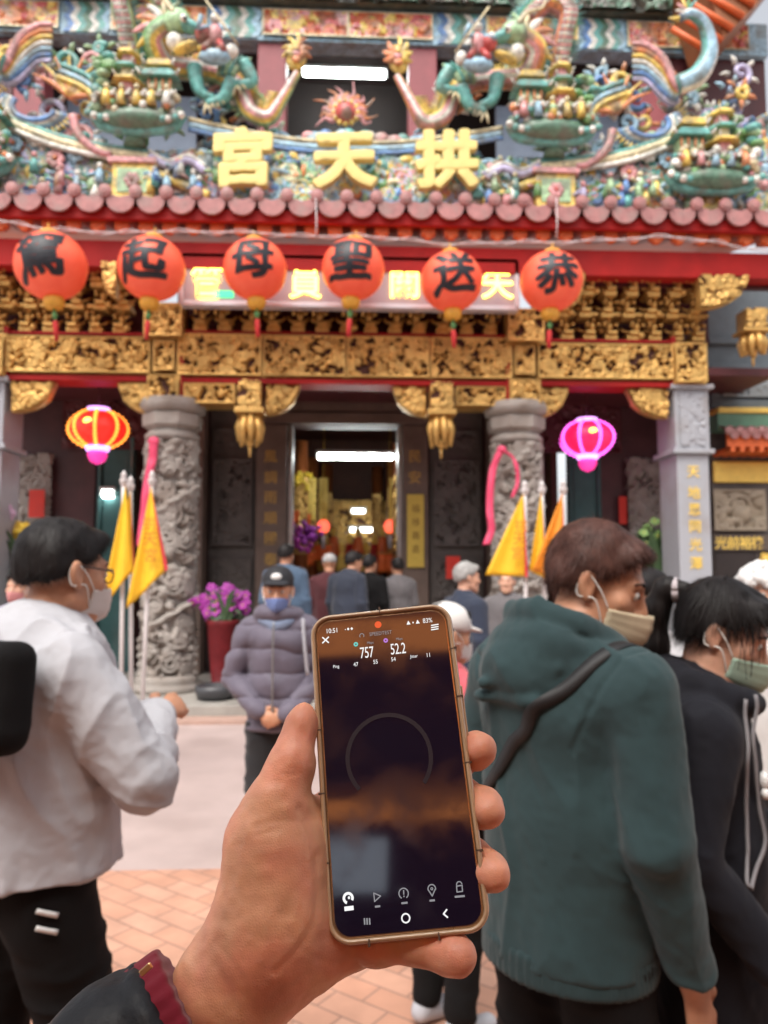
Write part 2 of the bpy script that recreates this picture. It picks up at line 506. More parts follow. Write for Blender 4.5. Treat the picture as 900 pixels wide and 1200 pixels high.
JAMB = mat('brown_stone_jamb', (.14, .095, .075), .55, 0, .2, 5, bump=.3, bscale=60)
CER = mat('cut_porcelain', rough=.34, attr=True, var=.16, vscale=14, bump=.6, bscale=34, shards=22, dirt=(.20, .19, .15), dscale=5)
DARK = mat('dark_interior', (.025, .017, .016), .7, 0, .3, 2)
MAROON = mat('maroon_wall', (.075, .028, .030), .55, 0, .3, 2.2, bump=.2, bscale=30)
TEAL = mat('teal_glass_panel', (.06, .13, .13), .15, 0, .2, 2)
TUBE = mat('lit_tube', (.9, .95, 1), .4, 0, 0, emit=(.92, 1, .97), estr=24)
WHITEP = mat('white_plastic', (.75, .75, .74), .4, 0, .05, 5)
GREENB = mat('green_painted_band', (.13, .27, .17), .55, 0, .15, 5)

K = dict(tq=(.07, .33, .30), gr=(.10, .30, .07), bl=(.05, .17, .42), lb=(.26, .45, .58), ye=(.70, .48, .07), orr=(.62, .19, .05),
         pk=(.60, .24, .25), wh=(.68, .66, .60), rd=(.48, .03, .03), lv=(.40, .36, .55), cr=(.62, .52, .30), dg=(.04, .14, .08), lg=(.30, .48, .25))
K = {k: tuple(.90*v+.10*w for v, w in zip(c, (.62, .62, .56))) for k, c in K.items()}
FACE_PAL = [K['lb'], K['lb'], K['tq'], K['lv'], K['wh'], K['cr'], K['gr'], K['bl'], K['pk'], K['lb'], K['ye'], K['tq'], K['orr'], K['lg']]

YC, YB, YE, YW = 9.7, 9.5, 8.8, 11.5      # columns, beam faces, eave edge, rear wall
XC = atx(405, YC)
PZ = .15                                   # platform height
def rx(px, Y): return atx(px, Y)-XC         # offset from the temple's axis
def mz(py, Y, px=420): return atz(py, Y, px)

# ------------------------------------------------------------------ setting: ground
def plane(name, x0, x1, y0, y1, z, m):
    b = MB(); b.add([[x0, y0, z], [x1, y0, z], [x1, y1, z], [x0, y1, z]], [(0, 1, 2, 3)], None, False)
    return tag(b.build(name, m, fix=False), kind='structure')
def floor_mat():
    m = mat('smooth_pavement', (.44, .345, .325), .55, 0, .10, 2.3, bump=.15, bscale=45, dirt=(.345, .265, .245), dscale=1.1)
    return m
plane('ground', -150, 150, -150, 150, -.004, floor_mat())
def brick_mat():
    m = bpy.data.materials.new('brick_paving'); m.use_nodes = True; nt = m.node_tree; b = nt.nodes['Principled BSDF']; L = nt.links.new
    tc = nt.nodes.new('ShaderNodeTexCoord'); mp = nt.nodes.new('ShaderNodeMapping'); mp.inputs['Rotation'].default_value = (0, 0, R(38))
    L(tc.outputs['Object'], mp.inputs['Vector'])
    br = nt.nodes.new('ShaderNodeTexBrick'); br.inputs['Scale'].default_value = 1
    br.inputs['Color1'].default_value = (.53, .275, .185, 1); br.inputs['Color2'].default_value = (.58, .335, .24, 1); br.inputs['Mortar'].default_value = (.34, .19, .14, 1)
    br.inputs['Mortar Size'].default_value = .006; br.inputs['Mortar Smooth'].default_value = .3; br.inputs['Brick Width'].default_value = .24; br.inputs['Row Height'].default_value = .12
    br.inputs['Bias'].default_value = -.1
    L(mp.outputs[0], br.inputs['Vector'])
    n = nt.nodes.new('ShaderNodeTexNoise'); n.inputs['Scale'].default_value = 5; n.inputs['Detail'].default_value = 8; L(tc.outputs['Object'], n.inputs['Vector'])
    mr = nt.nodes.new('ShaderNodeMapRange'); mr.inputs['From Min'].default_value = .3; mr.inputs['From Max'].default_value = .7; mr.inputs['To Min'].default_value = .82; mr.inputs['To Max'].default_value = 1.12
    L(n.outputs['Fac'], mr.inputs['Value'])
    v = nt.nodes.new('ShaderNodeVectorMath'); v.operation = 'SCALE'; L(br.outputs['Color'], v.inputs[0]); L(mr.outputs[0], v.inputs['Scale']); L(v.outputs[0], b.inputs['Base Color'])
    bp = nt.nodes.new('ShaderNodeBump'); bp.inputs['Strength'].default_value = .4; bp.inputs['Distance'].default_value = .004; bp.invert = True
    L(br.outputs['Fac'], bp.inputs['Height']); L(bp.outputs[0], b.inputs['Normal']); b.inputs['Roughness'].default_value = .6
    return m
plane('brick_pavement', -40, 40, -5.5, 4.32, .002, brick_mat())
b = MB(); b.bx(-14, 14, 8.57, 22, -.1, PZ, None, .01)
tag(b.build('platform', mat('platform_stone', (.33, .31, .28), .55, 0, .15, 4, bump=.2, bscale=50, dirt=(.2, .18, .16))), kind='structure')
b = MB(); b.bx(-14, 14, 8.3, 8.565, -.1, .04, None, .008)
tag(b.build('kerb', mat('kerb_stone', (.40, .26, .21), .55, 0, .15, 4, bump=.2, bscale=50)), kind='structure')

# ------------------------------------------------------------------ the temple
temple = empty('temple', (XC, YC, 0), 'ornate temple with gold carved beams, stone dragon columns and a colourful ceramic roof ridge', 'temple')
TP = Matrix.Translation((-XC, -YC, 0))
def part(mb, name, m, parent=None, label=None, **k):
    o = mb.build(name, m, None, label, **k)
    o.parent = parent if parent is not None else temple
    if parent is None: o.matrix_parent_inverse = TP
    else: o.matrix_parent_inverse = Matrix.Identity(4)
    return o

# --- round dragon columns
def column(s):
    x = XC+s*rx(607, YC); c = (x, YC, 0)
    z0 = PZ; zt = mz(473, YC); zs = mz(520, YC)
    # carved shaft: cylinder of height field
    w = 2*math.pi*.30; X, Z, H, C = carve(w, zs-z0-.18, .014, 31+s, 420, 170, .105)
    # a dragon body winding up the shaft
    for k in range(2):
        d = np.abs(np.mod(X/w-(Z*.42)+k*.5+.12*np.sin(Z*4)+.5, 1)-.5)*w
        H = np.maximum(H, np.sqrt(np.clip(1-(d/.085)**2, 0, 1))*(.95+.1*np.sin(Z*60)))
    H[-1] = H[0]
    r = .235+.135*H; a = X/w*2*math.pi
    sh = MB(); sh.grid(np.stack([x+r*np.cos(a), YC+r*np.sin(a), z0+.18+Z], -1))
    o = part(sh, 'column_shaft', STONE, None, 'round stone column shaft carved with a winding dragon')
    cp = MB()
    cp.lathe([(.27, zs-.02), (.30, zs), (.33, zs+.02), (.335, zs+.07), (.30, zs+.10), (.29, zs+.13)], 28, c)
    cp.lathe([(.29, zs+.125), (.37, zs+.18), (.375, zs+.32), (.34, zs+.345)], 8, c, rotm(0, 0, 22.5), None, False)
    cp.lathe([(.33, zs+.34), (.40, zs+.38), (.41, zs+.45), (.38, zt)], 28, c)
    part(cp, 'capital', STONE)
    bs = MB(); bs.lathe([(.42, z0), (.43, z0+.03), (.43, z0+.08), (.36, z0+.10), (.38, z0+.14), (.33, z0+.2)], 28, c)
    part(bs, 'column_base', STONE)
for s in (-1, 1): column(s)

# --- square granite pillars with gold writing
def pillar(s):
    xa, xb = XC+s*rx(797, 9.5), XC+s*rx(835, 9.5); x0, x1 = min(xa, xb), max(xa, xb); w = x1-x0; yf = 9.5; xm = (x0+x1)/2
    zt = mz(452, yf, 800); zm = mz(530, yf, 800)
    m = MB(); m.bx(x0, x1, yf, yf+.55, PZ, zm-.02, None, .012)
    p = part(m, 'square_pillar', STONEL)
    u = MB(); u.bx(x0-.015, x1+.015, yf-.015, yf+.565, zm+.04, zt-.05, None, .01); u.bx(x0-.06, x1+.06, yf-.06, yf+.61, zm-.02, zm+.04, None, .01); u.bx(x0-.07, x1+.07, yf-.07, yf+.62, zt-.05, zt+.01, None, .01)
    relief(u, x0+.05, x1-.05, zm+.08, zt-.1, yf-.0155, .025, .012, 60+s, .06)
    part(u, 'pillar_capital', STONEL)
    txt = '同沐神恩光' if s < 0 else '天地恩同光澤'
    for k, py in enumerate((553, 577, 597, 617, 638, 660)):
        if k >= len(txt): break
        tx = MB(); V, F = text_mesh(txt[k], .17, .004, .002); V = np.stack([V[:, 0]+xm, yf-.006-V[:, 2], V[:, 1]+mz(py, yf, 815)], 1); tx.add(V, F, None, False); part(tx, 'pillar_character', GOLDP, fix=False)
for s in (-1, 1): pillar(s)

# --- carved gold beams with red frames
def beam(xa, xb, py0, py1, y, seed, name='gold_beam', split=1, depth=.085, px=420, dens=1.):
    z1, z0 = mz(py0, y, px), mz(py1, y, px)
    g = MB(); g.bx(xa, xb, y, y+.3, z0, z1); 
    n = split; 
    for i in range(n):
        a, b_ = xa+(xb-xa)*i/n+.012, xa+(xb-xa)*(i+1)/n-.012
        relief(g, a, b_, z0+.015, z1-.015, y-.002, depth, .010, seed+i, .06, dens*.8, border=.025)
    return part(g, name, GOLD)
xL, xR = XC-rx(603, YB), XC+rx(603, YB)
beam(xL, xR, 394, 444, YB, 100, split=4)
for s in (-1, 1):
    a, b_ = sorted((XC+s*rx(632, YB), XC+s*rx(795, YB)))
    beam(a, b_, 403, 446, YB, 110+s, px=700)
    r_ = MB(); r_.bx(a-.02, b_+.02, YB-.03, YB+.33, mz(453, YB, 700), mz(447, YB, 700)-.004); part(r_, 'red_batten', RED)
    r_ = MB(); r_.bx(a-.02, b_+.02, YB-.03, YB+.33, mz(401, YB, 700)-.006, mz(398.5, YB, 700)); part(r_, 'red_batten', RED)
    # gold block over the column, red post beside it
    a, b_ = sorted((XC+s*rx(604, YB), XC+s*rx(630, YB)))
    beam(a, b_, 405, 441, YB-.03, 121+s, 'gold_block', px=600)
    beam(a-.06, b_+.06, 444, 482, YB-.05, 131+s, 'gold_block', px=600)
    beam(a-.1, b_+.1, 362, 402, YB-.12, 135+s, 'gold_block', px=600)
    r_ = MB(); q = XC+s*rx(598, YB); r_.bx(q-.035, q+.035, YB-.045, YB+.2, mz(482, YB, 600), mz(396, YB, 600)); part(r_, 'red_post', RED)
    a, b_ = sorted((XC+s*rx(797, 9.4), XC+s*rx(836, 9.4)))
    beam(a, b_, 402, 450, 9.42, 141+s, 'gold_block', px=800)
    r_ = MB(); q = XC+s*rx(795, YB); r_.bx(q-.03, q+.03, YB-.06, YB+.2, mz(452, YB, 800), mz(396, YB, 800)); part(r_, 'red_post', RED)
r_ = MB(); r_.bx(xL, xR, YB-.03, YB+.33, mz(451, YB), mz(445, YB)-.004); part(r_, 'red_batten', RED)
r_ = MB(); r_.bx(xL, xR, YB-.03, YB+.33, mz(394, YB)+.003, mz(391, YB)+.006); part(r_, 'red_batten', RED)

# --- corner braces, hanging lotus posts
def brace(xa, xb, py0, py1, y, seed, side, px=420):
    """quarter-round carved brace hanging under a beam; side = +1 when the deep edge is at the larger x"""
    x0, x1 = sorted((xa, xb)); z1, z0 = mz(py0, y, px), mz(py1, y, px); w, h = x1-x0, z1-z0
    pts = [(x0, z1), (x1, z1)]; n = 10
    if side > 0: arc = [(x1-w*(1-math.cos(t)), z1-h*math.cos(0)*1.0*math.sqrt(max(0, 1-(1-math.cos(t))**2))) for t in np.linspace(0, math.pi/2, n)]
    else: arc = [(x0+w*(1-math.cos(t)), z1-h*math.sqrt(max(0, 1-(1-math.cos(t))**2))) for t in np.linspace(math.pi/2, 0, n)]
    if side > 0: pts = [(x0, z1), (x1, z1)]+arc[:-1]
    else: pts = [(x0, z1), (x1, z1)]+arc[1:]
    g = MB(); g.prism(pts, y, y+.12)
    mk = (lambda u, v: (((1-u)**2+((1-v))**2) < .93).astype(float)) if side > 0 else (lambda u, v: ((u**2+(1-v)**2) < .93).astype(float))
    relief(g, x0, x1, z0, z1, y+.004, .06, .012, seed, .06, 1, mask=mk)
    part(g, 'corner_brace', GOLD)
def lotus_post(x, py0, py1, y, px, wd=.17):
    z1, z0 = mz(py0, y, px), mz(py1, y, px); h = z1-z0; g = MB()
    g.bx(x-wd*.8, x+wd*.8, y-.1, y+.15, z1-h*.42, z1)
    relief(g, x-wd*.8, x+wd*.8, z1-h*.42, z1, y-.102, .05, .012, int(px), .05)
    g.bx(x-wd*1.05, x+wd*1.05, y-.14, y+.19, z1-h*.5, z1-h*.42, None, .01)
    for k in range(8):
        a = k*math.pi/4+.2; r = wd*.72; L_ = h*(.42+.05*(k % 2))
        g.tube([(x+r*math.cos(a)*.75, y+.02+r*math.sin(a)*.75, z1-h*.5), (x+r*math.cos(a)*1.1, y+.02+r*math.sin(a)*1.1, z1-h*.7), (x+r*math.cos(a)*1.05, y+.02+r*math.sin(a), z1-h*.5-L_)], [wd*.26, wd*.32, wd*.14], 7)
    g.ell((x, y+.02, z0+h*.1), (wd*.35, wd*.35, h*.1)); g.tube([(x, y+.02, z0+.02), (x, y+.02, z0-.12)], [.025, .012], 6)
    part(g, 'hanging_post', GOLD)
for s in (-1, 1):
    x = lambda p, Y=YB: XC+s*rx(p, Y)
    lotus_post(x(517), 450, 526, YB-.08, 517)
    g0, g1 = sorted((x(535), x(596))); beam(g0, g1, 453, 478, YB+.03, 150+s, 'gold_block', px=560)
    brace(x(460), x(500), 453, 488, YB+.05, 160+s, s, 480)
    brace(x(630), x(672), 455, 490, YB+.05, 170+s, -s, 650)
    brace(x(742), x(790), 456, 490, YB+.05, 180+s, s, 760)
    # brace and post outside the pillar
    lotus_post(x(893, 9.3), 365, 418, 9.3, 893, .17)
    brace(x(826, 9.1), x(886, 9.1), 323, 362, 9.0, 190+s, -s, 850)
    brace(x(672, 9.1), x(690, 9.1), 318, 358, 9.0, 195+s, -s, 680)

# --- bracket tiers: small gold figures and scroll arms on a dark ground
bk = MB(); bk.bx(XC-rx(603, 9.85), XC+rx(603, 9.85), 9.78, 10.1, mz(396, 9.85), mz(318, 9.85)); 
for s in (-1, 1):
    a, b_ = sorted((XC+s*rx(632, 9.85), XC+s*rx(840, 9.85))); bk.bx(a, b_, 9.85, 10.1, mz(402, 9.85, 700), mz(322, 9.85, 700))
part(bk, 'bracket_wall', DRED)
def bracket(seed, w, h):
    g = random.Random(seed); m = MB()
    m.box((0, .02, h*.1), (w*.30, .13, h*.10), None, None, .01)
    m.box((0, -.0, h*.26), (w*.22, .16, h*.07), None, None, .01)
    m.box((0, -.05, h*.93), (w*.34, .15, h*.07), None, None, .01)
    m.tube(spline([(-w*.46, 0, h*.52), (-w*.32, -.03, h*.40), (0, -.05, h*.36), (w*.32, -.03, h*.40), (w*.46, 0, h*.52)], 4), [h*.05]*17, 6)
    lean = g.uniform(-.04, .04)
    m.ell((lean, -.10, h*.50), (w*.16, .06, h*.19), None, 8, 6); m.ell((lean*1.5, -.13, h*.74), (w*.085, .04, h*.085), None, 8, 6)
    m.tube([(lean-w*.15, -.10, h*.58), (lean-w*.3, -.15, h*.5), (lean-w*.26, -.19, h*.64)], [.026, .022, .016], 6)
    m.tube([(lean+w*.15, -.10, h*.58), (lean+w*.32, -.14, h*.6), (lean+w*.24, -.19, h*.48)], [.026, .022, .016], 6)
    for k in range(4): m.ell((g.uniform(-.4, .4)*w, g.uniform(-.12, .02), g.uniform(.1, .9)*h), g.uniform(.025, .05), None, 6, 5)
    return m
protos = {}
def place_bracket(x, y, z, w, h, i):
    key = (i % 4, round(w, 3), round(h, 3))
    if key not in protos:
        protos[key] = part(bracket(i % 4, w, h), 'bracket', GOLD); o = protos[key]
    else:
        o = protos[key].copy(); COL.objects.link(o)
    o.location = (x, y, z)
i = 0
zz = mz(392, 9.65)
for row, (pa, pb, yy) in enumerate(((393, 356, 9.58), (358, 322, 9.44))):
    z0, z1 = mz(pa, yy), mz(pb, yy); n = 13
    for k in range(n):
        X0, X1 = XC-rx(590, yy), XC+rx(590, yy); place_bracket(X0+(X1-X0)*(k+.5)/n, yy, z0, (X1-X0)/n*.93, z1-z0, i); i += 1
for s in (-1, 1):
    for row, (pa, pb, yy) in enumerate(((401, 372, 9.58), (375, 346, 9.46), (350, 320, 9.34))):
        z0, z1 = mz(pa, yy, 720), mz(pb, yy, 720); n = 7
        for k in range(n):
            a, b_ = XC+s*rx(650, yy), XC+s*rx(832, yy); place_bracket(a+(b_-a)*(k+.5)/n+(.0 if row % 2 else .05*s), yy, z0, abs(b_-a)/n*.95, z1-z0, i); i += 1

# --- eave: red beam, rafters, fascia, tiles
EX0, EX1 = XC-rx(962, YE), XC+rx(962, YE)
b = MB(); b.bx(EX0, EX1, 9.0, 9.22, mz(318, 9.0, 440), mz(288, 9.0, 440)); part(b, 'eave_beam', RED)
b = MB(); b.bx(EX0, EX1, 9.24, 9.34, mz(330, 9.24, 440), mz(300, 9.24, 440)); part(b, 'eave_purlin', DRED)
ze = mz(254, YE, 440)
b = MB(); b.bx(EX0, EX1, YE-.02, YE+.06, ze-.10, ze+.05, None, .008); part(b, 'fascia', RED)
sl = math.tan(R(14))
b = MB(); G = np.array([[[x, y, ze+.0+(y-YE)*sl] for y in (YE+.05, 11.3)] for x in (EX0, EX1)]); b.grid(G); part(b, 'eave_soffit', ORED, solid=.02)
raf = MB(); n = 40
pr = None
for k in range(n):
    x = EX0+(EX1-EX0)*(k+.5)/n
    if pr is None:
        m = MB(); L_ = .72; m.box((0, 0, 0), (.06, L_/2, .05), rotm(14, 0, 0), None, .014); m.box((0, -L_/2+.05, -.14), (.085, .05, .075), None, None, .02); m.box((0, -L_/2+.03, -.225), (.04, .04, .028), None, None, .012); pr = part(m, 'rafter', ORED); o = pr
    else: o = pr.copy(); COL.objects.link(o)
    o.location = (x, YE+.44, ze-.075+.11)
zt = mz(238, 8.74, 440)
t = MB(); n = 32; pw = (EX1-EX0)/n
# tiled slope
G = []
for i in range(n*6+1):
    x = EX0+(EX1-EX0)*i/(n*6); u = (i % 6)/6; c = math.cos(2*math.pi*u); row = []
    for k in range(9): y = 8.74+k*.12; row.append((x, y, zt-.02+(y-8.74)*sl+.035*c+.012*(k % 2)))
    G.append(row)
t.grid(np.array(G))
for k in range(n+1):
    x = EX0+pw*k
    t.lathe([(.074, -.03), (.080, 0), (.074, .03)], 18, (x, 8.70, zt+.055), rotm(90, 0, 0), None, False); t.lathe([(.05, .03), (.052, .042), (.03, .046)], 10, (x, 8.70, zt+.055), rotm(90, 0, 0), None, False)
    if k < n:
        xm = x+pw/2; w = pw*.47
        pts = [(w*math.cos(a), -.20*abs(math.sin(a))**.8) for a in np.linspace(0, -math.pi, 13)]
        pts = [(p[0], p[1]) for p in pts]+[(-w, .03), (0, -.02), (w, .03)]
        t.prism(pts, 8.70, 8.735, None, o=(xm, 0, zt+.005))
part(t, 'eave_tiles', TILE, None, 'row of pink glazed eave tiles with round caps and scalloped drips')

# --- ridge face with ceramic relief
YR = 9.15
rb = MB(); x0, x1 = EX0, EX1; z0, z1 = mz(246, YR), mz(184, YR)
relief(rb, x0, x1, z0, z1, YR, .13, .016, 300, .13, 1.5, FACE_PAL, gcol=K['lb'])
rb.bx(x0, x1, YR+.01, YR+.5, z0, z1-.01, K['lb'])
part(rb, 'ridge_relief', CER, None, 'ceramic relief of figures and clouds on the roof ridge')
def cur(s, pts, y):   # pixel polyline on the right half (or mirrored) -> points
    return [(XC+s*rx(p[0], y+ (p[2] if len(p) > 2 else 0)), y+(p[2] if len(p) > 2 else 0), mz(p[1], y, 600)) for p in pts]
# central blue rim and swept cream rims
rim = MB()
P = spline([p for p in cur(-1, [(595, 158), (540, 168), (470, 178), (405, 180)], YR-.06)]+[p for p in cur(1, [(470, 178), (540, 168), (595, 158)], YR-.06)], 8)
rim.tube(P, .055, 8, K['lb']); rim.tube(P+np.array([0, -.03, .07]), .03, 8, K['cr']); rim.tube(P+np.array([0, -.04, -.07]), .025, 8, K['bl'])
part(rim, 'ridge_rim', CER)
for s in (-1, 1):
    rim = MB()
    P = spline(cur(s, [(640, 196), (690, 190), (745, 180), (800, 160), (850, 132)], YR-.15), 8)
    rim.tube(P, .06, 8, K['cr']); rim.tube(P+np.array([0, -.03, -.08]), .035, 8, K['wh']); rim.tube(P+np.array([0, .0, .07]), .035, 8, K['tq'])
    P = spline(cur(s, [(640, 194), (618, 205), (595, 198), (575, 210)], YR-.18), 8); rim.tube(P, .05, 8, K['lv']); rim.tube(P+np.array([0, -.02, .06]), .025, 8, K['wh'])
    P = spline(cur(s, [(570, 238), (600, 226), (640, 210)], YR-.15), 8); rim.tube(P, .06, 8, K['ye'])
    part(rim, 'ridge_rim', CER)
    q = MB(); xa, xb = sorted((XC+s*rx(636, YR-.22), XC+s*rx(683, YR-.22))); za, zb = mz(238, YR-.22), mz(192, YR-.22)
    q.bx(xa, xb, YR-.22, YR+.05, za, zb-.06, K['ye']); q.bx(xa+.06, xb-.06, YR-.235, YR-.1, za+.07, zb-.13, K['lg']); q.bx(xa-.05, xb+.05, YR-.26, YR+.05, zb-.06, zb, K['pk'])
    xm, zm = (xa+xb)/2, (za+zb)/2-.03
    for k in range(6): q.ell((xm+.055*math.cos(k*1.047), YR-.24, zm+.055*math.sin(k*1.047)), (.045, .02, .045), None, 8, 6, K['pk'])
    q.ell((xm, YR-.25, zm), (.03, .025, .03), None, 8, 6, K['rd'])
    part(q, 'ridge_pedestal', CER)
# sloping sides of ridge (figures between rim and tiles, outer wings)
for s in (-1, 1):
    w_ = MB(); a, b_ = sorted((XC+s*rx(690, YR), XC+s*rx(925, YR)))
    relief(w_, a, b_, mz(186, YR, 700), mz(128, YR, 700), YR+.05, .12, .016, 320+s, .12, 1.4, FACE_PAL, gcol=K['tq'], mask=(lambda u, v: (v < .15+.85*u).astype(float)) if s > 0 else (lambda u, v: (v < 1-.85*u).astype(float)))
    part(w_, 'ridge_relief', CER)

# big gold writing on the ridge, read right to left
for ch, px, py in (('宮', 285, 186), ('天', 404, 190), ('拱', 523, 188)):
    wr = MB(); V, F = text_mesh(ch, .74, .05, .004, .008); V, F = refine(V, F, .12); V, F = brush(V, F, .030, .0012, 10)
    nz = vnoise(V*9, 3)*.012; V = V.copy(); V[:, 1] += .06*V[:, 0]; V[:, 0] += nz; V[:, 1] += vnoise(V*9, 8)*.012
    p = at(px, py, YR-.3); wr.add(np.stack([V[:, 0]+p[0], YR-.3-V[:, 2], V[:, 1]*.98+p[2]], 1), F, None, False)
    part(wr, 'gold_character', mat('pale_gold_paint', (.74, .58, .20), .4, .1, .08, 8), None, 'big gold character %s' % ch, fix=False)

# --- flaming pearl
g = MB(); p = at(405, 133, YR+.1); c = np.array(p)
g.ell(c, .13, None, 16, 10, K['rd'])
for k in range(15):
    a = math.pi*(-.12+1.24*k/14); L_ = .34+.10*math.sin(k*2.4); d = np.array([math.cos(a), 0, math.sin(a)]); t_ = np.array([-math.sin(a), 0, math.cos(a)])
    g.tube(spline([c+d*.13, c+d*.2+t_*.03, c+d*.27-t_*.03, c+d*L_+t_*.03], 4), np.linspace(.05, .006, 13), 6, K['orr'] if k % 2 else K['pk'])
for k in range(12): a = k*math.pi/6; g.ell(c+np.array([math.cos(a), 0, math.sin(a)])*.15+np.array([0, -.02, 0]), .035, None, 6, 5, K['ye'])
part(g, 'flaming_pearl', CER, None, 'red flaming pearl on the ridge')
cl = MB(); g_ = random.Random(5)
for k in range(46):
    px = g_.uniform(310, 500); py = 172-14*g_.random()*abs(1-abs(px-405)/140)-2; p = at(px, py, YR+.02+g_.uniform(-.05, .1)); r_ = g_.uniform(.04, .1)
    cl.ell(p, (r_*1.2, r_*.6, r_), None, 8, 6, g_.choice([K['lb'], K['wh'], K['lb'], K['bl'], K['pk'], K['tq']]))
part(cl, 'ceramic_clouds', CER)

# --- dragons
def ring(cs):
    return lambda t, a: cs[int(a*len(cs)) % len(cs)]
DR = [K['gr'], K['lg'], K['ye'], K['orr'], K['pk'], K['wh'], K['pk'], K['ye'], K['lg'], K['gr'], K['tq'], K['gr']]
def spikes(m, P, off, L_, col, step=2, dirv=None):
    for i in range(1, len(P)-1, step):
        t = nrm(P[i+1]-P[i-1]); n = nrm(np.cross(t, (0, 1, 0))) if dirv is None else np.array(dirv)
        n = n if n[2] > -.2 or dirv is not None else -n
        m.tube([P[i]+n*off*.7, P[i]+n*(off+L_)-t*L_*.4], [.03, .004], 5, col)
for s in (-1, 1):
    X = lambda pts, y: np.array(cur(s, pts, y))
    dy = YR-.05
    body = MB()
    P = spline(X([(618, 55, -.25), (640, 70, -.2), (625, 88, 0), (590, 88, .1), (560, 92, .1), (536, 112, .05), (522, 140, 0), (500, 146, 0), (485, 128, -.05), (466, 96, -.05)], dy), 8)
    rr = np.interp(np.linspace(0, 1, len(P)), [0, .15, .5, .8, 1], [.105, .13, .12, .09, .045]); body.tube(P, rr, 12, None, ring(DR)); 
    P2 = spline(X([(617, 45, -.1), (632, 18, 0), (655, 2, 0), (678, 14, 0), (672, 45, 0), (664, 80, .02), (650, 108, .1)], dy), 8)
    body.tube(P2, np.interp(np.linspace(0, 1, len(P2)), [0, .4, 1], [.105, .135, .10]), 12, None, ring(DR))
    for k in range(5, len(P2)-4): 
        body.tube([P2[k]+(-.09, -.12, 0), P2[k]+(.09, -.12, 0)], .018, 5, K['pk'] if k % 2 else K['wh'])
    # tail flame
    tf = np.array(cur(s, [(467, 74)], dy-.06)[0]); body.ell(tf, (.13, .06, .19), rotm(0, -12*s, 0), 12, 9, K['ye'])
    for k, (ax_, az_, L_) in enumerate(((0, 1, .30), (-.45, .9, .25), (.45, .9, .25), (-.85, .5, .20), (.85, .5, .20), (-.9, -.1, .17), (.9, -.1, .17))):
        d_ = nrm((ax_*s, 0, az_)); q_ = np.array([-d_[2], 0, d_[0]])*.03*(1 if k % 2 else -1)
        body.tube(spline([tf+d_*.05+(0, -.03, 0), tf+d_*L_*.6+q_+(0, -.05, 0), tf+d_*L_*1.05], 5), np.linspace(.075, .012, 11), 7, K['orr'] if k % 2 else K['ye'], sq=.7)
    for k in range(3): body.ell(tf+np.array([0, -.07, -.08+.08*k]), (.06, .02, .045), None, 8, 6, K['pk'] if k % 2 else K['orr'])
    o = part(body, 'dragon', CER, None, 'green ceramic dragon with red pearl in its jaws')
    def sub(mb, name): 
        q = mb.build(name, CER); q.parent = o; return q
    h = MB(); hp = lambda px, py, d=0: np.array(cur(s, [(px, py)], dy-.3+d)[0])
    h.ell(hp(612, 38), (.17, .13, .14), rotm(0, 25*s, 0), 12, 9, K['lg']); h.ell(hp(596, 44, -.02), (.16, .10, .075), rotm(0, -20*s, 0), 12, 8, K['tq'])
    h.ell(hp(583, 46, -.03), (.06, .08, .07), None, 10, 8, K['wh']); h.ell(hp(600, 68, -.02), (.16, .09, .05), rotm(0, 25*s, 0), 12, 8, K['ye']); h.ell(hp(614, 62, 0), (.10, .10, .11), None, 10, 8, K['wh'])
    for k in range(5): h.tube([hp(588+k*5, 52+k), hp(589+k*5, 58+k)], [.018, .004], 5, K['wh'])
    for k in range(5): h.tube([hp(592+k*5, 66+k*.5), hp(592+k*5, 60+k)], [.018, .004], 5, K['wh'])
    for d in (-.1, .1):
        h.ell(hp(604, 34, d-.04), .045, None, 8, 6, K['wh']); h.ell(hp(602, 34, d-.08), .022, None, 8, 6, (.02, .02, .02))
        h.tube(spline([hp(616, 28, d), hp(628, 14, d), hp(646, 8, d), hp(652, -4, d)], 4), np.linspace(.035, .008, 13), 6, K['cr'])
    h.tube(spline([hp(586, 50), hp(575, 62), hp(580, 82)], 4), np.linspace(.02, .006, 9), 5, K['rd'])
    for k in range(6):
        a = R(-30+k*28); q0 = hp(624, 48, .05); q1 = q0+np.array([s*math.cos(a)*.42, .05, math.sin(a)*.42])
        h.tube(spline([q0, (q0+q1)/2+(0, -.03, .05), q1], 4), [.05, .055, .06, .058, .055, .05, .04, .03, .01], 6, [K['ye'], K['pk'], K['orr'], K['wh'], K['cr'], K['lg']][k], sq=.6)
    sub(h, 'dragon_head')
    pl = MB(); pl.ell(hp(580, 52, -.05), .10, None, 14, 10, K['rd']); sub(pl, 'red_pearl')
    sp = MB(); spikes(sp, P[4:-6], .10, .12, K['ye'], 1); spikes(sp, P2[3:-3], .11, .12, K['tq'], 1); sub(sp, 'dorsal_spikes')
    for (a, b_, c_) in (((590, 90), (583, 118), (566, 125)), ((545, 105), (556, 125), (575, 132)), ((532, 84), (520, 105), (540, 108))):
        lg = MB(); Q = spline(X([a, b_, c_], dy-.15), 5); lg.tube(Q, np.linspace(.10, .045, len(Q)), 8, K['tq'])
        for k in range(4):
            e = Q[-1]; q = np.array([s*math.cos(R(160+k*40)), -.3, math.sin(R(160+k*40))]); lg.tube([e, e+q*.09, e+q*.14+(0, 0, -.04)], [.025, .02, .004], 5, K['cr'])
        sub(lg, 'dragon_leg')
    fin = MB()
    for k in range(5):
        Q = spline(X([(545+k*4, 98), (535+k*6, 84-k*2), (522+k*10, 78-k*3)], dy-.18), 4); fin.tube(Q, np.linspace(.05, .015, len(Q)), 6, K['tq'] if k % 2 else K['lg'], sq=.6)
    sub(fin, 'dragon_fin')
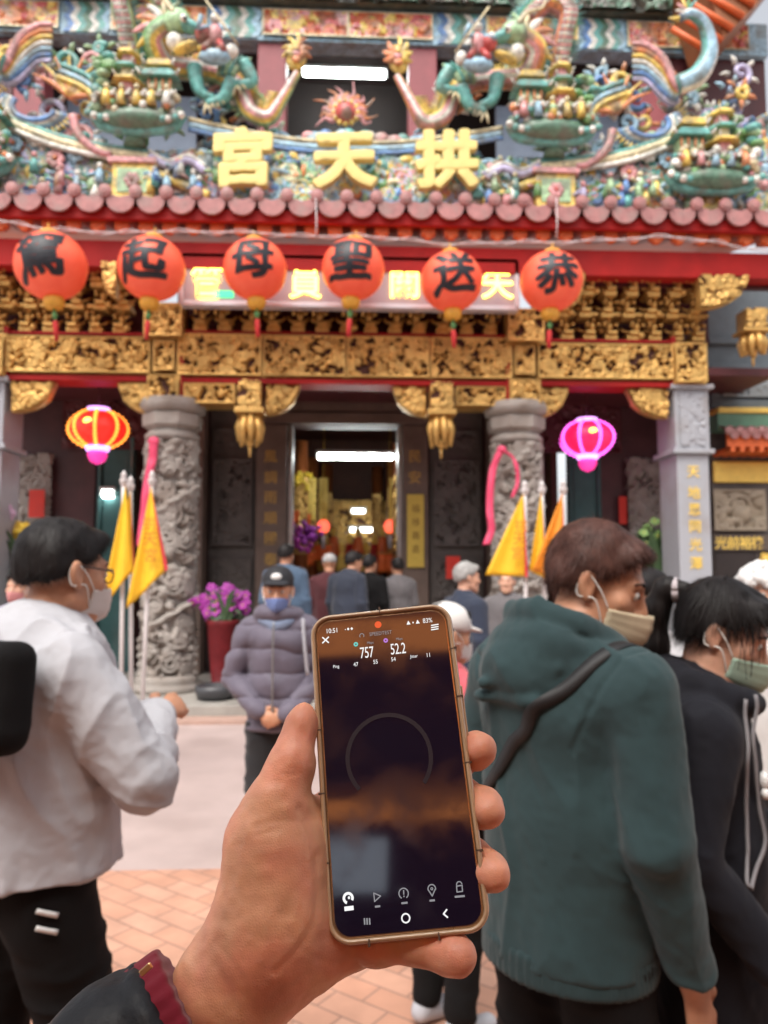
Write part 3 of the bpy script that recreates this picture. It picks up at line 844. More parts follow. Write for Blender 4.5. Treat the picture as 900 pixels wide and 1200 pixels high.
    # rider with lance beside the dragon head
    rd = MB(); w = hp(566, 52, -.05)
    rd.ell(w, (.09, .08, .13), None, 10, 8, K['pk']); rd.ell(w+(0, -.02, .19), .06, None, 10, 8, K['wh']); rd.ell(w+(0, -.02, .25), (.06, .06, .03), None, 8, 6, K['bl'])
    rd.tube([w+(-.08, -.05, .06), w+(-.18, -.12, -.02), w+(-.12, -.2, .1)], .03, 6, K['lb']); rd.tube([w+(.08, -.05, .06), w+(.2, -.1, .0)], .03, 6, K['lb'])
    rd.tube([w+(-.05, -.02, -.1), w+(-.12, -.08, -.24)], .04, 6, K['rd']); rd.tube([w+(.05, -.02, -.1), w+(.12, -.08, -.24)], .04, 6, K['rd']); rd.tube([w+(-s*.3, -.18, -.25), w+(s*.1, -.22, .3)], .012, 5, K['cr'])
    rd.ell(w+(0, 0, -.28), (.2, .1, .09), None, 10, 8, K['lb']); rd.ell(w+(-s*.2, 0, -.2), (.08, .07, .09), None, 8, 6, K['wh'])
    part(rd, 'ceramic_rider', CER)

    # scrolled clouds and leaves crowding the ridge round the dragons
    g = random.Random(90+s)
    for k in range(44):
        while True:
            px, py = g.uniform(486, 900), g.uniform(70, 190)
            if (py > 120 or px > 560) and not (835 < px < 875 and py < 125): break
        q0 = np.array(cur(s, [(px, py)], YR+.12+g.uniform(-.1, .12))[0]); r0 = g.uniform(.09, .17); cl = MB(); ph = g.uniform(0, 6); sgn = g.choice([-1, 1]); c1, c2 = g.choice([(K['lb'], K['wh']), (K['tq'], K['lg']), (K['pk'], K['wh']), (K['gr'], K['lg']), (K['bl'], K['lb']), (K['ye'], K['orr']), (K['lv'], K['wh'])])
        Q = np.array([q0+np.array([r0*(1-t*.8)*math.cos(ph+sgn*t*7), -.05*t, r0*(1-t*.8)*math.sin(ph+sgn*t*7)]) for t in np.linspace(0, 1, 15)]); cl.tube(Q, np.linspace(.045, .028, 15), 7, c1)
        for e in range(5): t = ph+e*1.2; d_ = np.array([math.cos(t), 0, math.sin(t)]); cl.tube([q0+d_*r0, q0+d_*(r0+.07)+(0, -.02, 0), q0+d_*(r0+.13)], [.035, .03, .006], 6, c2)
        part(cl, 'cloud_scroll', CER)
    # phoenix with striped wing and curled tail
    ph = MB(); py_ = YR-.12
    stripes = [K['pk'], K['orr'], K['ye'], K['wh'], K['lb'], K['bl'], K['lv']]
    for k in range(7):
        Q = spline(X([(757, 46+k*7), (775, 48+k*7), (795, 62+k*8), (808, 90+k*4), (816-k*2, 100-k*1)], py_-.05+.02*k), 6)
        ph.tube(Q, np.interp(np.linspace(0, 1, len(Q)), [0, .5, 1], [.03, .055, .05]), 7, stripes[k], sq=.6)
    ph.tube(spline(X([(812, 100, -.1), (836, 92, -.15), (852, 68, -.2), (848, 40, -.25), (832, 30, -.3), (818, 36, -.32)], py_), 6), np.interp(np.linspace(0, 1, 31), [0, .2, .6, 1], [.12, .13, .08, .05]), 10, None, ring([K['tq'], K['lb'], K['wh'], K['pk'], K['ye'], K['bl']]))
    for k in range(5): 
        a = R(60+k*30); q0 = np.array(cur(s, [(826, 28, -.32)], py_)[0]); ph.tube([q0, q0+np.array([s*.04+.18*math.cos(a), 0, .18*math.sin(a)])], [.03, .012], 6, [K['tq'], K['gr'], K['ye'], K['pk'], K['wh']][k])
    q0 = cur(s, [(816, 38, -.33)], py_)[0]; ph.tube([q0, np.array(q0)+(-s*.14, -.02, -.01)], [.04, .005], 6, K['ye'])
    for k, c_ in enumerate((K['bl'], K['lb'], K['wh'], K['bl'])):
        r0 = 40-k*5; ph.tube(spline(X([(775+(-r0)*math.cos(R(a))*1., 140+r0*.62*math.sin(R(a))) for a in range(20, 215, 24)], py_-.02*k), 4), .038, 7, c_, sq=.7)
    for k, c_ in enumerate((K['tq'], K['lb'], K['ye'])):
        ph.tube(spline(X([(745+k*2, 92+k*7), (715+k*2, 104+k*7), (700+k*3, 122+k*5), (712, 140+k*2)], py_), 5), .035, 7, c_)
    for k in range(26):
        a = R(20+k*8); p0 = np.array(cur(s, [(775-42*math.cos(a), 140+27*math.sin(a))], py_)[0]); d = np.array([-s*math.cos(a), -.2, -math.sin(a)])
        ph.tube([p0, p0+d*.11], [.02, .004], 5, K['ye'])
    for k in range(9):
        a = R(30+k*20); p0 = np.array(cur(s, [(735, 128)], py_+.05)[0]); d = np.array([s*math.cos(a), -.1, math.sin(a)]); ph.tube(spline([p0, p0+d*.25+(0, 0, .04), p0+d*.5], 3), np.linspace(.05, .008, 7), 6, K['ye'] if k % 2 else K['orr'])
    ph.tube(spline(X([(730, 150), (722, 172), (700, 190), (685, 192)], py_-.1), 5), np.linspace(.06, .03, 16), 7, K['pk'])
    part(ph, 'phoenix', CER, None, 'ceramic phoenix with a striped wing and curled blue tail')

    # pagoda scenes on frilled green dishes
    def scene(px, py, k=1., sd=1):
        g = random.Random(sd); y = YR-.32; m = MB(); C0 = np.array(cur(s, [(px, py)], y)[0]); U = .0102*k
        A = lambda dx, dz, d=0: C0+np.array([s*dx*U, d, -dz*U])
        pts = spline([A(-50, -6), A(-40, 8), A(-20, 12), A(0, 13), A(20, 12), A(40, 8), A(50, -6)], 5)
        m.tube(pts, .07*k, 8, K['tq']); m.tube(pts+np.array([0, -.06, .05]), .045*k, 8, K['dg']); m.ell(A(0, 2), (.5*k, .2, .14*k), None, 16, 8, K['dg'])
        for q in range(16): m.ell(A(-52+q*7, 2+9*math.sin(q*.62)*.6-2, -.12), (.05*k, .04, .045*k), None, 7, 5, K['tq'] if q % 2 else K['wh'])
        for q in range(70):
            m.ell(A(g.uniform(-48, 48), g.uniform(-28, -2), g.uniform(-.17, .0)), g.uniform(.028, .062)*k, None, 7, 5, g.choice([K['orr'], K['pk'], K['wh'], K['lg'], K['tq'], K['cr'], K['orr'], K['wh'], K['gr']]))
        # figures
        for q in range(5):
            w = A(-36+q*17, -18, -.16); m.tube([w+(0, 0, -.1), w, w+(0, 0, .07)], [.06, .045, .03], 7, g.choice([K['orr'], K['lb'], K['pk'], K['wh'], K['ye']])); m.ell(w+(0, 0, .12), .035, None, 7, 5, K['cr']); m.tube([w+(-.05, 0, .03), w+(-.11, -.05, .0)], .018, 5, K['wh']); m.tube([w+(.05, 0, .03), w+(.12, -.05, .05)], .018, 5, K['wh'])
        # tower
        for q in range(3):
            z = -34-q*17; m.lathe([(.12*k-.012*q, -.08*k), (.11*k-.012*q, .05*k)], 6, A(12, z, -.02), None, K['pk'] if q % 2 == 0 else K['cr'], False)
            m.lathe([(.215*k-.025*q, -.03*k), (.20*k-.025*q, -.005*k), (.12*k-.012*q, .045*k), (.07*k, .06*k)], 6, A(12, z-8, -.02), None, K['ye'] if q != 1 else K['tq'], False)
            for e in range(6): a = e*math.pi/3; w = A(12, z-7, -.02); r_ = (.21-.025*q)*k; m.tube([w+np.array([math.cos(a)*r_*.8, math.sin(a)*r_*.8, 0]), w+np.array([math.cos(a)*r_*1.15, math.sin(a)*r_*1.15, .05])], [.02, .006], 5, K['wh'])
        m.tube([A(12, -80), A(12, -95)], [.025, .004], 6, K['ye'])
        # pavilion
        m.bx(*sorted((A(-40, 0)[0], A(-12, 0)[0])), C0[1]-.08, C0[1]+.1, A(0, -30)[2], A(0, -44)[2], K['lg'])
        for w_, zz_ in ((20, -46), (15, -58)):
            a = A(-26, zz_); m.prism([(-w_*U*1.1, .0), (w_*U*1.1, 0), (w_*U*.7, .07*k), (-w_*U*.7, .07*k)], -.16, .14, K['tq'] if zz_ == -46 else K['ye'], o=a)
            m.tube([a+(-w_*U, -.16, .0), a+(-w_*U*1.25, -.18, .06)], [.025, .008], 5, K['wh']); m.tube([a+(w_*U, -.16, 0), a+(w_*U*1.25, -.18, .06)], [.025, .008], 5, K['wh'])
        for e in range(4): m.tube([A(-38+e*8, -30, -.1), A(-38+e*8, -44, -.1)], .015, 5, K['orr'])
        m.bx(*sorted((A(-33, 0)[0], A(-19, 0)[0])), C0[1]-.07, C0[1]+.08, A(0, -48)[2], A(0, -57)[2], K['orr'])
        # pine
        m.tube(spline([A(42, -12), A(46, -40), A(38, -62)], 4), np.linspace(.05, .02, 9), 6, K['cr'])
        for q in range(14): m.ell(A(40+g.uniform(-12, 12), g.uniform(-72, -30), g.uniform(-.1, .1)), (.09*k, .07, .045*k), None, 7, 5, g.choice([K['lg'], K['gr'], K['tq']]))
        part(m, 'pagoda_scene', CER, None, 'ceramic pagoda garden on a frilled green dish')
    scene(655, 152, 1., 11+s); scene(850, 205, 1.05, 21+s)
    st = MB(); c0 = np.array(cur(s, [(850, 205)], YR-.2)[0]); st.bx(c0[0]-.25, c0[0]+.25, YR-.2, YR+.2, mz(245, YR), c0[2]-.1, K['ye']); part(st, 'ridge_pedestal', CER)
    c0 = np.array(cur(s, [(655, 152)], YR-.1)[0]); st = MB(); st.lathe([(.14, c0[2]-.4), (.1, c0[2]-.25), (.2, c0[2]-.05)], 10, (c0[0], YR-.2, 0), None, K['dg']); part(st, 'ridge_pedestal', CER)
    # lower row of ceramic figures in front of the ridge face
    g = random.Random(71+s)
    for k in range(26):
        fg = MB()
        px = g.uniform(690, 900) if k % 3 else g.uniform(560, 640); p = np.array(cur(s, [(px, g.uniform(205, 236))], YR-.2)[0]); c1 = g.choice(FACE_PAL)
        fg.tube([p+(0, 0, -.1), p, p+(0, 0, .07)], [.055, .05, .03], 7, c1); fg.ell(p+(0, 0, .12), .038, None, 7, 5, g.choice([K['wh'], K['cr'], K['pk']])); fg.tube([p+(-.05, 0, .03), p+(-.13, -.05, g.uniform(-.05, .1))], .02, 5, g.choice(FACE_PAL)); part(fg, 'ceramic_figure', CER)
    for k in range(9):
        fg = MB()
        px = 700+k*24; c0 = np.array(cur(s, [(px, 186+ (k % 3)*10 - k*3)], YR-.12)[0])
        for e in range(7): fg.ell(c0+np.array([.07*math.cos(e*.9), -.02, .07*math.sin(e*.9)]), (.05, .025, .05), None, 7, 5, [K['wh'], K['lb'], K['pk']][k % 3])
        fg.ell(c0+(0, -.04, 0), .03, None, 7, 5, K['orr']); part(fg, 'ceramic_flower', CER)

# --- upper storey: painted beam, posts, dark hall with a lit tube
YU = 10.3
za, zb = mz(50, YU), mz(12, YU)
ub = MB(); ub.bx(XC-rx(925, YU), XC+rx(925, YU), YU, YU+.3, za, zb, K['lb'])
def panel(px0, px1, kind):
    for s in (-1, 1):
        a, b_ = sorted((XC+s*rx(px0, YU), XC+s*rx(px1, YU)))
        if kind == 'z':
            n = 7; w = (b_-a)/n
            for k in range(5):
                z = za+.05+k*(zb-za-.1)/5; col = [K['wh'], K['bl'], K['tq'], K['wh'], K['dg']][k]
            for k in range(n):
                col = [K['bl'], K['wh'], K['tq'], K['dg'], K['wh'], K['tq'], K['lb']][k]; x = a+w*k; H = (zb-za)/4
                pts = [(x, za+.02)]; 
                L_ = [(x+(w*.8 if j % 2 else 0), za+.02+(zb-za-.04)*j/4) for j in range(5)]; pts = L_+[(p[0]+w, p[1]) for p in reversed(L_)]
                ub.prism(pts, YU-.02, YU+.01, col)
        else:
            relief(ub, a, b_, za+.05, zb-.05, YU-.005, .05, .016, int(px0)+s, .11, .9, [K['orr'], K['ye'], K['orr'], K['rd'], K['ye'], K['pk']], .03, K['cr'], (.55, .14, .06))
panel(405, 510, 'r'); panel(516, 572, 'z'); panel(576, 690, 'r'); panel(694, 745, 'z'); panel(750, 900, 'r')
part(ub, 'painted_beam', CER, None, 'painted beam with zigzags and red and gold scrolls')
tb = MB(); relief(tb, XC-rx(925, YU), XC+rx(800, YU), zb, zb+.7, YU-.15, .12, .02, 77, .12, 1.2, [K['dg'], (.10, .11, .09), (.13, .12, .10), K['dg'], (.2, .2, .17)], gcol=(.05, .06, .05)); tb.bx(XC-rx(925, YU), XC+rx(800, YU), YU-.14, YU+.4, zb+.005, zb+.7, (.08, .1, .08))
part(tb, 'upper_ridge', CER)
for s in (-1, 1):
    for p0, p1 in ((481, 516), (767, 802)):
        u = MB(); a, b_ = sorted((XC+s*rx(p0, YU), XC+s*rx(p1, YU))); u.bx(a, b_, YU+.05, YU+.4, mz(200, YU), za-.005, None, .02); part(u, 'upper_post', mat('dusty_red_post', (.30, .075, .085), .5, 0, .15, 3, bump=.1))
u = MB(); u.bx(EX0, EX1, 12.6, 12.7, mz(260, 12), za+1.2); u.bx(EX0, EX1, YU+.4, 12.6, za+.9, za+1.0); part(u, 'upper_wall', DARK)
for s in (-1, 1):
    u = MB(); a, b_ = sorted((XC+s*rx(517, YU), XC+s*rx(766, YU))); 
    u.bx(a, b_, YU+.45, YU+.55, mz(72, YU), za-.01); part(u, 'upper_lintel', DRED)
    u = MB(); a, b_ = sorted((XC+s*rx(600, YU), XC+s*rx(760, YU))); u.bx(a, b_, YU+.7, YU+.8, mz(200, YU), mz(84, YU)); part(u, 'upper_screen', mat('grey_blue_screen', (.20, .25, .33), .6, 0, .2, 3))
    u = MB(); a, b_ = sorted((XC+s*rx(805, YU), XC+s*rx(925, YU))); u.bx(a, b_, YU+.1, YU+.4, mz(200, YU), za-.01); part(u, 'upper_screen', DRED)

# --- upper corner eave at the right
for s in (1,):
    ev = MB(); y0, y1 = 8.6, 11.2
    e0 = at(838, 128, 8.7); e1 = at(930, 5, 8.7)
    px_ = [(812, -30), (840, 60), (835, 105), (848, 112), (905, -5), (960, -80), (860, -90)]
    ev.prism([(at(p[0], p[1], 9.6)[0], at(p[0], p[1], 9.6)[2]) for p in ((800, -60), (828, 40), (836, 62), (870, 28), (925, -40), (960, -90))], 9.3, 10.2)
    part(ev, 'upper_eave', mat('eave_wood', (.30, .12, .05), .5, 0, .2, 4, bump=.1))
    for k in range(7):
        t_ = k/6; a = at(834+t_*75, 58-t_*85+4, 9.25); m = MB(); m.tube([a, np.array(a)+(-.5, .05, .35)], .045, 6); part(m, 'eave_rafter', ORED)

# --- porch: ceiling, rear wall, jambs, carved panels, doors
zc = mz(449, YC)+.12
b = MB(); b.bx(EX0, EX1, 9.55, YW+.2, zc, zc+.1); part(b, 'porch_ceiling', DRED)
DX0, DX1 = atx(338, YW), atx(470, YW); zd = mz(500, YW); zw = zc-.003
wl = MB()
def xs(p, Y=YW): return atx(p, Y)
wl.bx(xs(112), xs(160), YW+.5, YW+.6, PZ, zw)     # set-back beside the left door is glass; this closes the bay
segs = [(-60, 20), (20, 108), (200, 338), (470, 640), (702, 786), (786, 846)]
for a, b_ in segs: wl.bx(xs(a), xs(b_), YW, YW+.25, PZ, zw)
wl.bx(DX0, DX1, YW, YW+.25, zd, zw)
part(wl, 'rear_wall', MAROON)
jm = MB()
for a, b_ in ((300, 336), (471, 501)):
    jm.bx(xs(a), xs(b_), YW-.16, YW-.005, PZ, mz(500, YW), None, .015); jm.bx(xs(a)-.04, xs(b_)+.04, YW-.2, YW-.005, PZ, PZ+.35, None, .02)
jm.bx(xs(300), xs(501), YW-.16, YW-.005, mz(499, YW), mz(486, YW), None, .012); jm.bx(xs(240), xs(560), YW-.12, YW-.005, mz(484, YW), mz(472, YW), None, .012)
part(jm, 'door_jamb', JAMB, None, 'brown stone door frame with gold writing')
for a in (317, 486):
    for k in range(7):
        if a == 486 and 1 < k: continue
        jl = MB(); V, F = text_mesh('風調雨順國泰安'[k] if a == 317 else '民安'[k], .2, .004, .002); p = at(a, 535+k*24, YW-.165); jl.add(np.stack([V[:, 0]+p[0], p[1]-V[:, 2], V[:, 1]+p[2]], 1), F, None, False); part(jl, 'jamb_character', mat('worn_gold_paint', (.5, .3, .08), .5, .2, .15), fix=False)
fr = MB()
for a, b_ in ((337, 342), (466, 471)): fr.bx(xs(a), xs(b_), YW-.05, YW+.3, PZ, zd-.0, None, .01)
part(fr, 'metal_door_frame', mat('brushed_metal', (.45, .43, .42), .35, .7, .1))
for s in (-1, 1):
    pn = MB(); a, b_ = sorted((XC+s*(xs(503)-XC), XC+s*(xs(566)-XC))) if s > 0 else (xs(245), xs(300))
    pn.bx(a, b_, YW-.08, YW-.005, PZ, zw-.01, None, .01)
    w = b_-a; zA, zB = mz(640, YW), mz(540, YW)
    relief(pn, a+.06, b_-.06, zA, zB, YW-.082, .10, .014, 400+s, .09, 1.2, border=.04)
    relief(pn, a+.06, b_-.06, mz(700, YW), mz(655, YW), YW-.082, .07, .014, 410+s, .08, 1.2, border=.03)
    relief(pn, a+.06, b_-.06, mz(530, YW), mz(505, YW), YW-.082, .06, .014, 415+s, .07, 1., border=.03)
    relief(pn, a+.06, b_-.06, mz(790, YW), mz(715, YW), YW-.082, .06, .014, 417+s, .09, 1., border=.03)
    part(pn, 'carved_stone_window', STONED, None)
    # side bay: carved end wall, grey pilaster, glass door
    sb = MB()
    if s > 0: a, b_, c0, c1 = xs(735), xs(782), xs(672), xs(700)
    else: a, b_, c0, c1 = xs(12), xs(60), xs(118), xs(150)
    relief(sb, a, b_, mz(660, YW), mz(535, YW), YW-.01, .16, .014, 420+s, .11, 1.1)
    part(sb, 'carved_end_panel', STONE)
    gl = MB(); gl.bx(c0, c1, YW-.05, YW+.05, PZ, mz(520, YW), None, .03); gl.bx(c0-.06, c0-.01, YW-.08, YW+.1, PZ, mz(515, YW), None, .01); gl.bx(c1+.01, c1+.06, YW-.08, YW+.1, PZ, mz(515, YW), None, .01)
    part(gl, 'glass_door', TEAL)
    rl = MB(); relief(rl, min(XC+s*2.5, XC+s*4.2), max(XC+s*2.5, XC+s*4.2), mz(530, YW), mz(462, YW), YW-.012, .08, .016, 430+s, .12, 1., border=.04); part(rl, 'carved_frieze', DRED)
    # pilaster next to the column
    pl = MB(); a, b_ = (xs(210), xs(243)) if s < 0 else (xs(569), xs(600)); pl.bx(a, b_, YW-.45, YW-.02, PZ, mz(540, YW), None, .02); pl.bx(a, b_, YW-.40, YW-.06, mz(540, YW), zw-.02, None, .02); part(pl, 'stone_pilaster', JAMB)
# carved frieze over the door
rl = MB(); relief(rl, xs(340), xs(470), mz(484, YW), mz(455, YW), YW-.02, .07, .016, 440, .1, 1., border=.03); part(rl, 'carved_frieze', STONED)
# ceiling dome lamp
b = MB(); p = at(393, 456, 10.2); b.lathe([(.02, .16), (.14, .14), (.17, .08), (.10, .02), (.01, 0)], 20, p); part(b, 'ceiling_lamp', WHITEP)

# --- hall inside: floor, walls, ceiling, altar
YH = 17.5
hw = MB(); hx0, hx1 = XC-3.2, XC+3.2; zh = 4.6
hw.bx(hx0-.1, hx0, YW+.3, YH, PZ, zh); hw.bx(hx1, hx1+.1, YW+.3, YH, PZ, zh); hw.bx(hx0, hx1, YH, YH+.1, PZ, zh); hw.bx(hx0, hx1, YW+.26, YH, zh, zh+.1)
part(hw, 'hall_wall', mat('hall_wall_paint', (.11, .035, .02), .6, 0, .3, 2))
for k, (px, y) in enumerate(((352, 13.5), (365, 15.5), (383, 16.5), (442, 16.8), (460, 15.6), (468, 13.6))):
    c = MB(); x = atx(px, y); c.lathe([(.12, PZ), (.12, 3.9)], 14, (x, y, 0)); part(c, 'hall_column', mat('gold_red_column', (.35, .10, .03), .4, .2, .3, 5, bump=.4, bscale=25))
    d = MB(); relief(d, x-.11, x+.11, 1.9, 3.3, y-.13, .06, .018, 500+k, .07, 1.2); part(d, 'gold_scroll', GOLD)
# ------------------------------------------------------------------ things around the temple
def tpart(mb, name, m, root, label=None):
    """part of a thing whose Empty stands at root.location without rotation"""
    o = mb.build(name, m, root, label, loc=tuple(root.location)); o.location = (0, 0, 0); return o

# --- six big paper lanterns
LANT = bpy.data.materials.new('red_lantern_cloth'); LANT.use_nodes = True
_nt = LANT.node_tree; _b = _nt.nodes['Principled BSDF']; _b.inputs['Base Color'].default_value = (.88, .115, .055, 1); _b.inputs['Roughness'].default_value = .5
_b.inputs['Emission Color'].default_value = (1, .10, .04, 1); _b.inputs['Emission Strength'].default_value = .10  # faint glow put into the unlit cloth, as if light came through
_n = _nt.nodes.new('ShaderNodeTexNoise'); _oi = _nt.nodes.new('ShaderNodeObjectInfo'); _n.inputs['Scale'].default_value = 4; _tc = _nt.nodes.new('ShaderNodeTexCoord'); _nt.links.new(_tc.outputs['Object'], _n.inputs['Vector'])
_bp = _nt.nodes.new('ShaderNodeBump'); _bp.inputs['Strength'].default_value = .15; _bp.inputs['Distance'].default_value = .03; _nt.links.new(_n.outputs['Fac'], _bp.inputs['Height']); _nt.links.new(_bp.outputs[0], _b.inputs['Normal'])
INK = mat('black_ink', (.012, .012, .018), .5, 0, .1)
CAPY = mat('yellow_lantern_cap', (.72, .36, .04), .5, 0, .15, 20)
TASG = mat('green_gold_cord', (.10, .25, .08), .6); TASR = mat('red_tassel', (.55, .03, .03), .7, bump=.4, bscale=120)
_mr = _nt.nodes.new('ShaderNodeMapRange'); _mr.inputs['From Min'].default_value = .3; _mr.inputs['From Max'].default_value = .75; _nt.links.new(_n.outputs['Fac'], _mr.inputs['Value'])
_mx = _nt.nodes.new('ShaderNodeMix'); _mx.data_type = 'RGBA'; _mx.inputs['A'].default_value = (.80, .085, .04, 1); _mx.inputs['B'].default_value = (.90, .165, .085, 1); _nt.links.new(_mr.outputs[0], _mx.inputs['Factor']); _nt.links.new(_mx.outputs['Result'], _b.inputs['Base Color'])
YL = 8.5
LN = [(60, 312, 42, '駕', -6), (178, 315, 40, '起', 3), (299, 316, 38.5, '母', -3), (414, 316, 38.5, '聖', 4), (529, 330, 38, '送', -2), (646, 330, 38.5, '恭', 3)]
for k, (px, py, rp, ch, tilt) in enumerate(LN):
    p = at(px, py, YL); r = rp/900*YL*.985; rz = r*.965
    root = empty('paper_lantern', p, 'round orange red lantern hanging under the eave with the black character %s' % ch, 'lantern', 'red lanterns in a row under the eave')
    root.rotation_euler = (0, R(tilt), R(rnd.uniform(-6, 6)))
    m = MB(); N = 40
    prof = [(r*math.cos(a)*(1), rz*math.sin(a)) for a in np.linspace(-1.33, 1.33, 33)]
    G = []
    for (q, z) in prof: G.append([(q*(1-.016*(j % 2))*math.cos(2*math.pi*j/N), q*(1-.016*(j % 2))*math.sin(2*math.pi*j/N), z) for j in range(N+1)])
    m.grid(np.array(G)); o = m.build('lantern_shade', LANT, root)
    V, F = text_mesh(ch, r*1.34, 0, .003*r); V, F = refine(V, F, .05, 5)
    V[:, 1] += .10*V[:, 0]; V[:, :2] += np.stack([vnoise(V*11+k, 5), vnoise(V*11+k, 9)], 1)*.014
    V, F = brush(V, F, .045*r, .0004, 8)
    V[:, 1] = V[:, 1]+.02*r
    u, w = V[:, 0], V[:, 1]; d = -(r*1.012+V[:, 2])*np.sqrt(np.clip(1-(u/r)**2-(w/rz)**2, 0.02, 1))
    m = MB(); m.add(np.stack([u, d, w], 1), F, None, False); m.build('lantern_writing', INK, root, fix=False)
    m = MB(); m.lathe([(r*.26, rz*.955), (r*.27, rz*1.0), (r*.25, rz*1.06), (r*.10, rz*1.07)], 20); m.tube([(0, 0, rz*1.06), (0, 0, rz*1.32)], .008, 5); m.build('top_cap', CAPY, root)
    m = MB(); m.lathe([(r*.25, -rz*.95), (r*.28, -rz*1.0), (r*.30, -rz*1.12), (r*.24, -rz*1.28), (r*.05, -rz*1.32)], 20); m.build('bottom_cap', CAPY, root)
    m = MB(); m.tube([(0, 0, -rz*1.30), (0, 0, -rz*1.68)], .018, 6, None); m.ell((0, 0, -rz*1.5), .034, None, 8, 6); c = m.build('tassel_cord', TASG, root)
    m = MB(); m.tube([(0, 0, -rz*1.66), (0, 0, -rz*1.76), (0, 0, -rz*2.25)], [.022, .032, .024], 8); m.build('tassel', TASR, root)

# --- cable sagging under the eave
g = random.Random(3)
pts = [(-30, 252), (20, 262), (60, 269), (130, 272), (178, 271), (240, 273), (299, 274), (360, 276), (414, 277), (470, 281), (529, 285), (590, 284), (646, 283), (720, 281), (780, 277), (840, 285), (880, 292), (930, 296)]
b = MB(); P = spline([at(x, y, YL-.0)+np.array([0, g.uniform(-.03, .03), 0]) for x, y in pts], 6); b.tube(P, .009, 6); 
P2 = P+np.array([[0, .03*math.sin(i*.9), .03*math.cos(i*.9)] for i in range(len(P))]); b.tube(P2, .006, 5)
for x in (370, 652): b.tube([at(x, 279, YL), at(x+1, 262, YL), at(x, 232, 8.62)], .008, 5)
tag(b.build('cable', mat('white_cable', (.55, .45, .45), .5)), 'thin white cable strung along the eave carrying the red lanterns', 'cable')

# --- LED board over the door
yl = 9.02
p0, p1 = at(212, 356, yl), at(606, 306, yl)
root = empty('led_sign', ((p0[0]+p1[0])/2, yl, p0[2]), 'long white framed sign with glowing yellow red characters behind the lanterns', 'sign')
m = MB(); m.bx(p0[0], p1[0], yl, yl+.12, p0[2], p1[2], None, .01); tpart(m, 'sign_board', mat('pinkish_board', (.36, .27, .29), .35, 0, .08, 3), root)
m = MB(); f = .035
for (a, b_, c, d) in ((p0[0], p1[0], p0[2]-.02, p0[2]+f), (p0[0], p1[0], p1[2]-f, p1[2]+.02), (p0[0]-.02, p0[0]+f, p0[2], p1[2]), (p1[0]-f, p1[0]+.02, p0[2], p1[2])): m.bx(a, b_, yl-.02, yl+.125, c, d, None, .006)
tpart(m, 'sign_frame', mat('pale_metal_frame', (.55, .50, .52), .35, .3, .08), root)
LEDY = mat('led_yellow', (.9, .6, .1), .5, 0, 0, emit=(1, .72, .10), estr=4); LEDR = mat('led_red', (.8, .05, .02), .5, 0, 0, emit=(1, .08, .02), estr=2.2); LEDG = mat('led_green', (.05, .5, .2), .5, 0, 0, emit=(.05, .8, .3), estr=.8)
for ch, px in (('管', 242), ('員', 358), ('關', 474), ('失', 583)):
    m = MB(); mr_ = MB(); V, F = text_mesh(ch, .43, .004, .004); p = at(px, 331, yl); m.add(np.stack([V[:, 0]*.92+p[0], yl-.014-V[:, 2], V[:, 1]*1.02+p[2]], 1), F, None, False)
    V, F = text_mesh(ch, .43, .0005, 0); V, F = brush(V, F, .020, .0006, 6); mr_.add(np.stack([V[:, 0]*.92+p[0], yl-.003-V[:, 2], V[:, 1]*1.02+p[2]], 1), F, None, False)
    lc = tpart(m, 'led_character', LEDY, root); rc = tpart(mr_, 'led_glow_edge', LEDR, lc); rc.location = (0, 0, 0)
m = MB(); a, b_ = at(250, 349, yl), at(274, 341, yl); m.bx(a[0], b_[0], yl-.006, yl-.001, a[2], b_[2]); tpart(m, 'green_led_bar', LEDG, root)

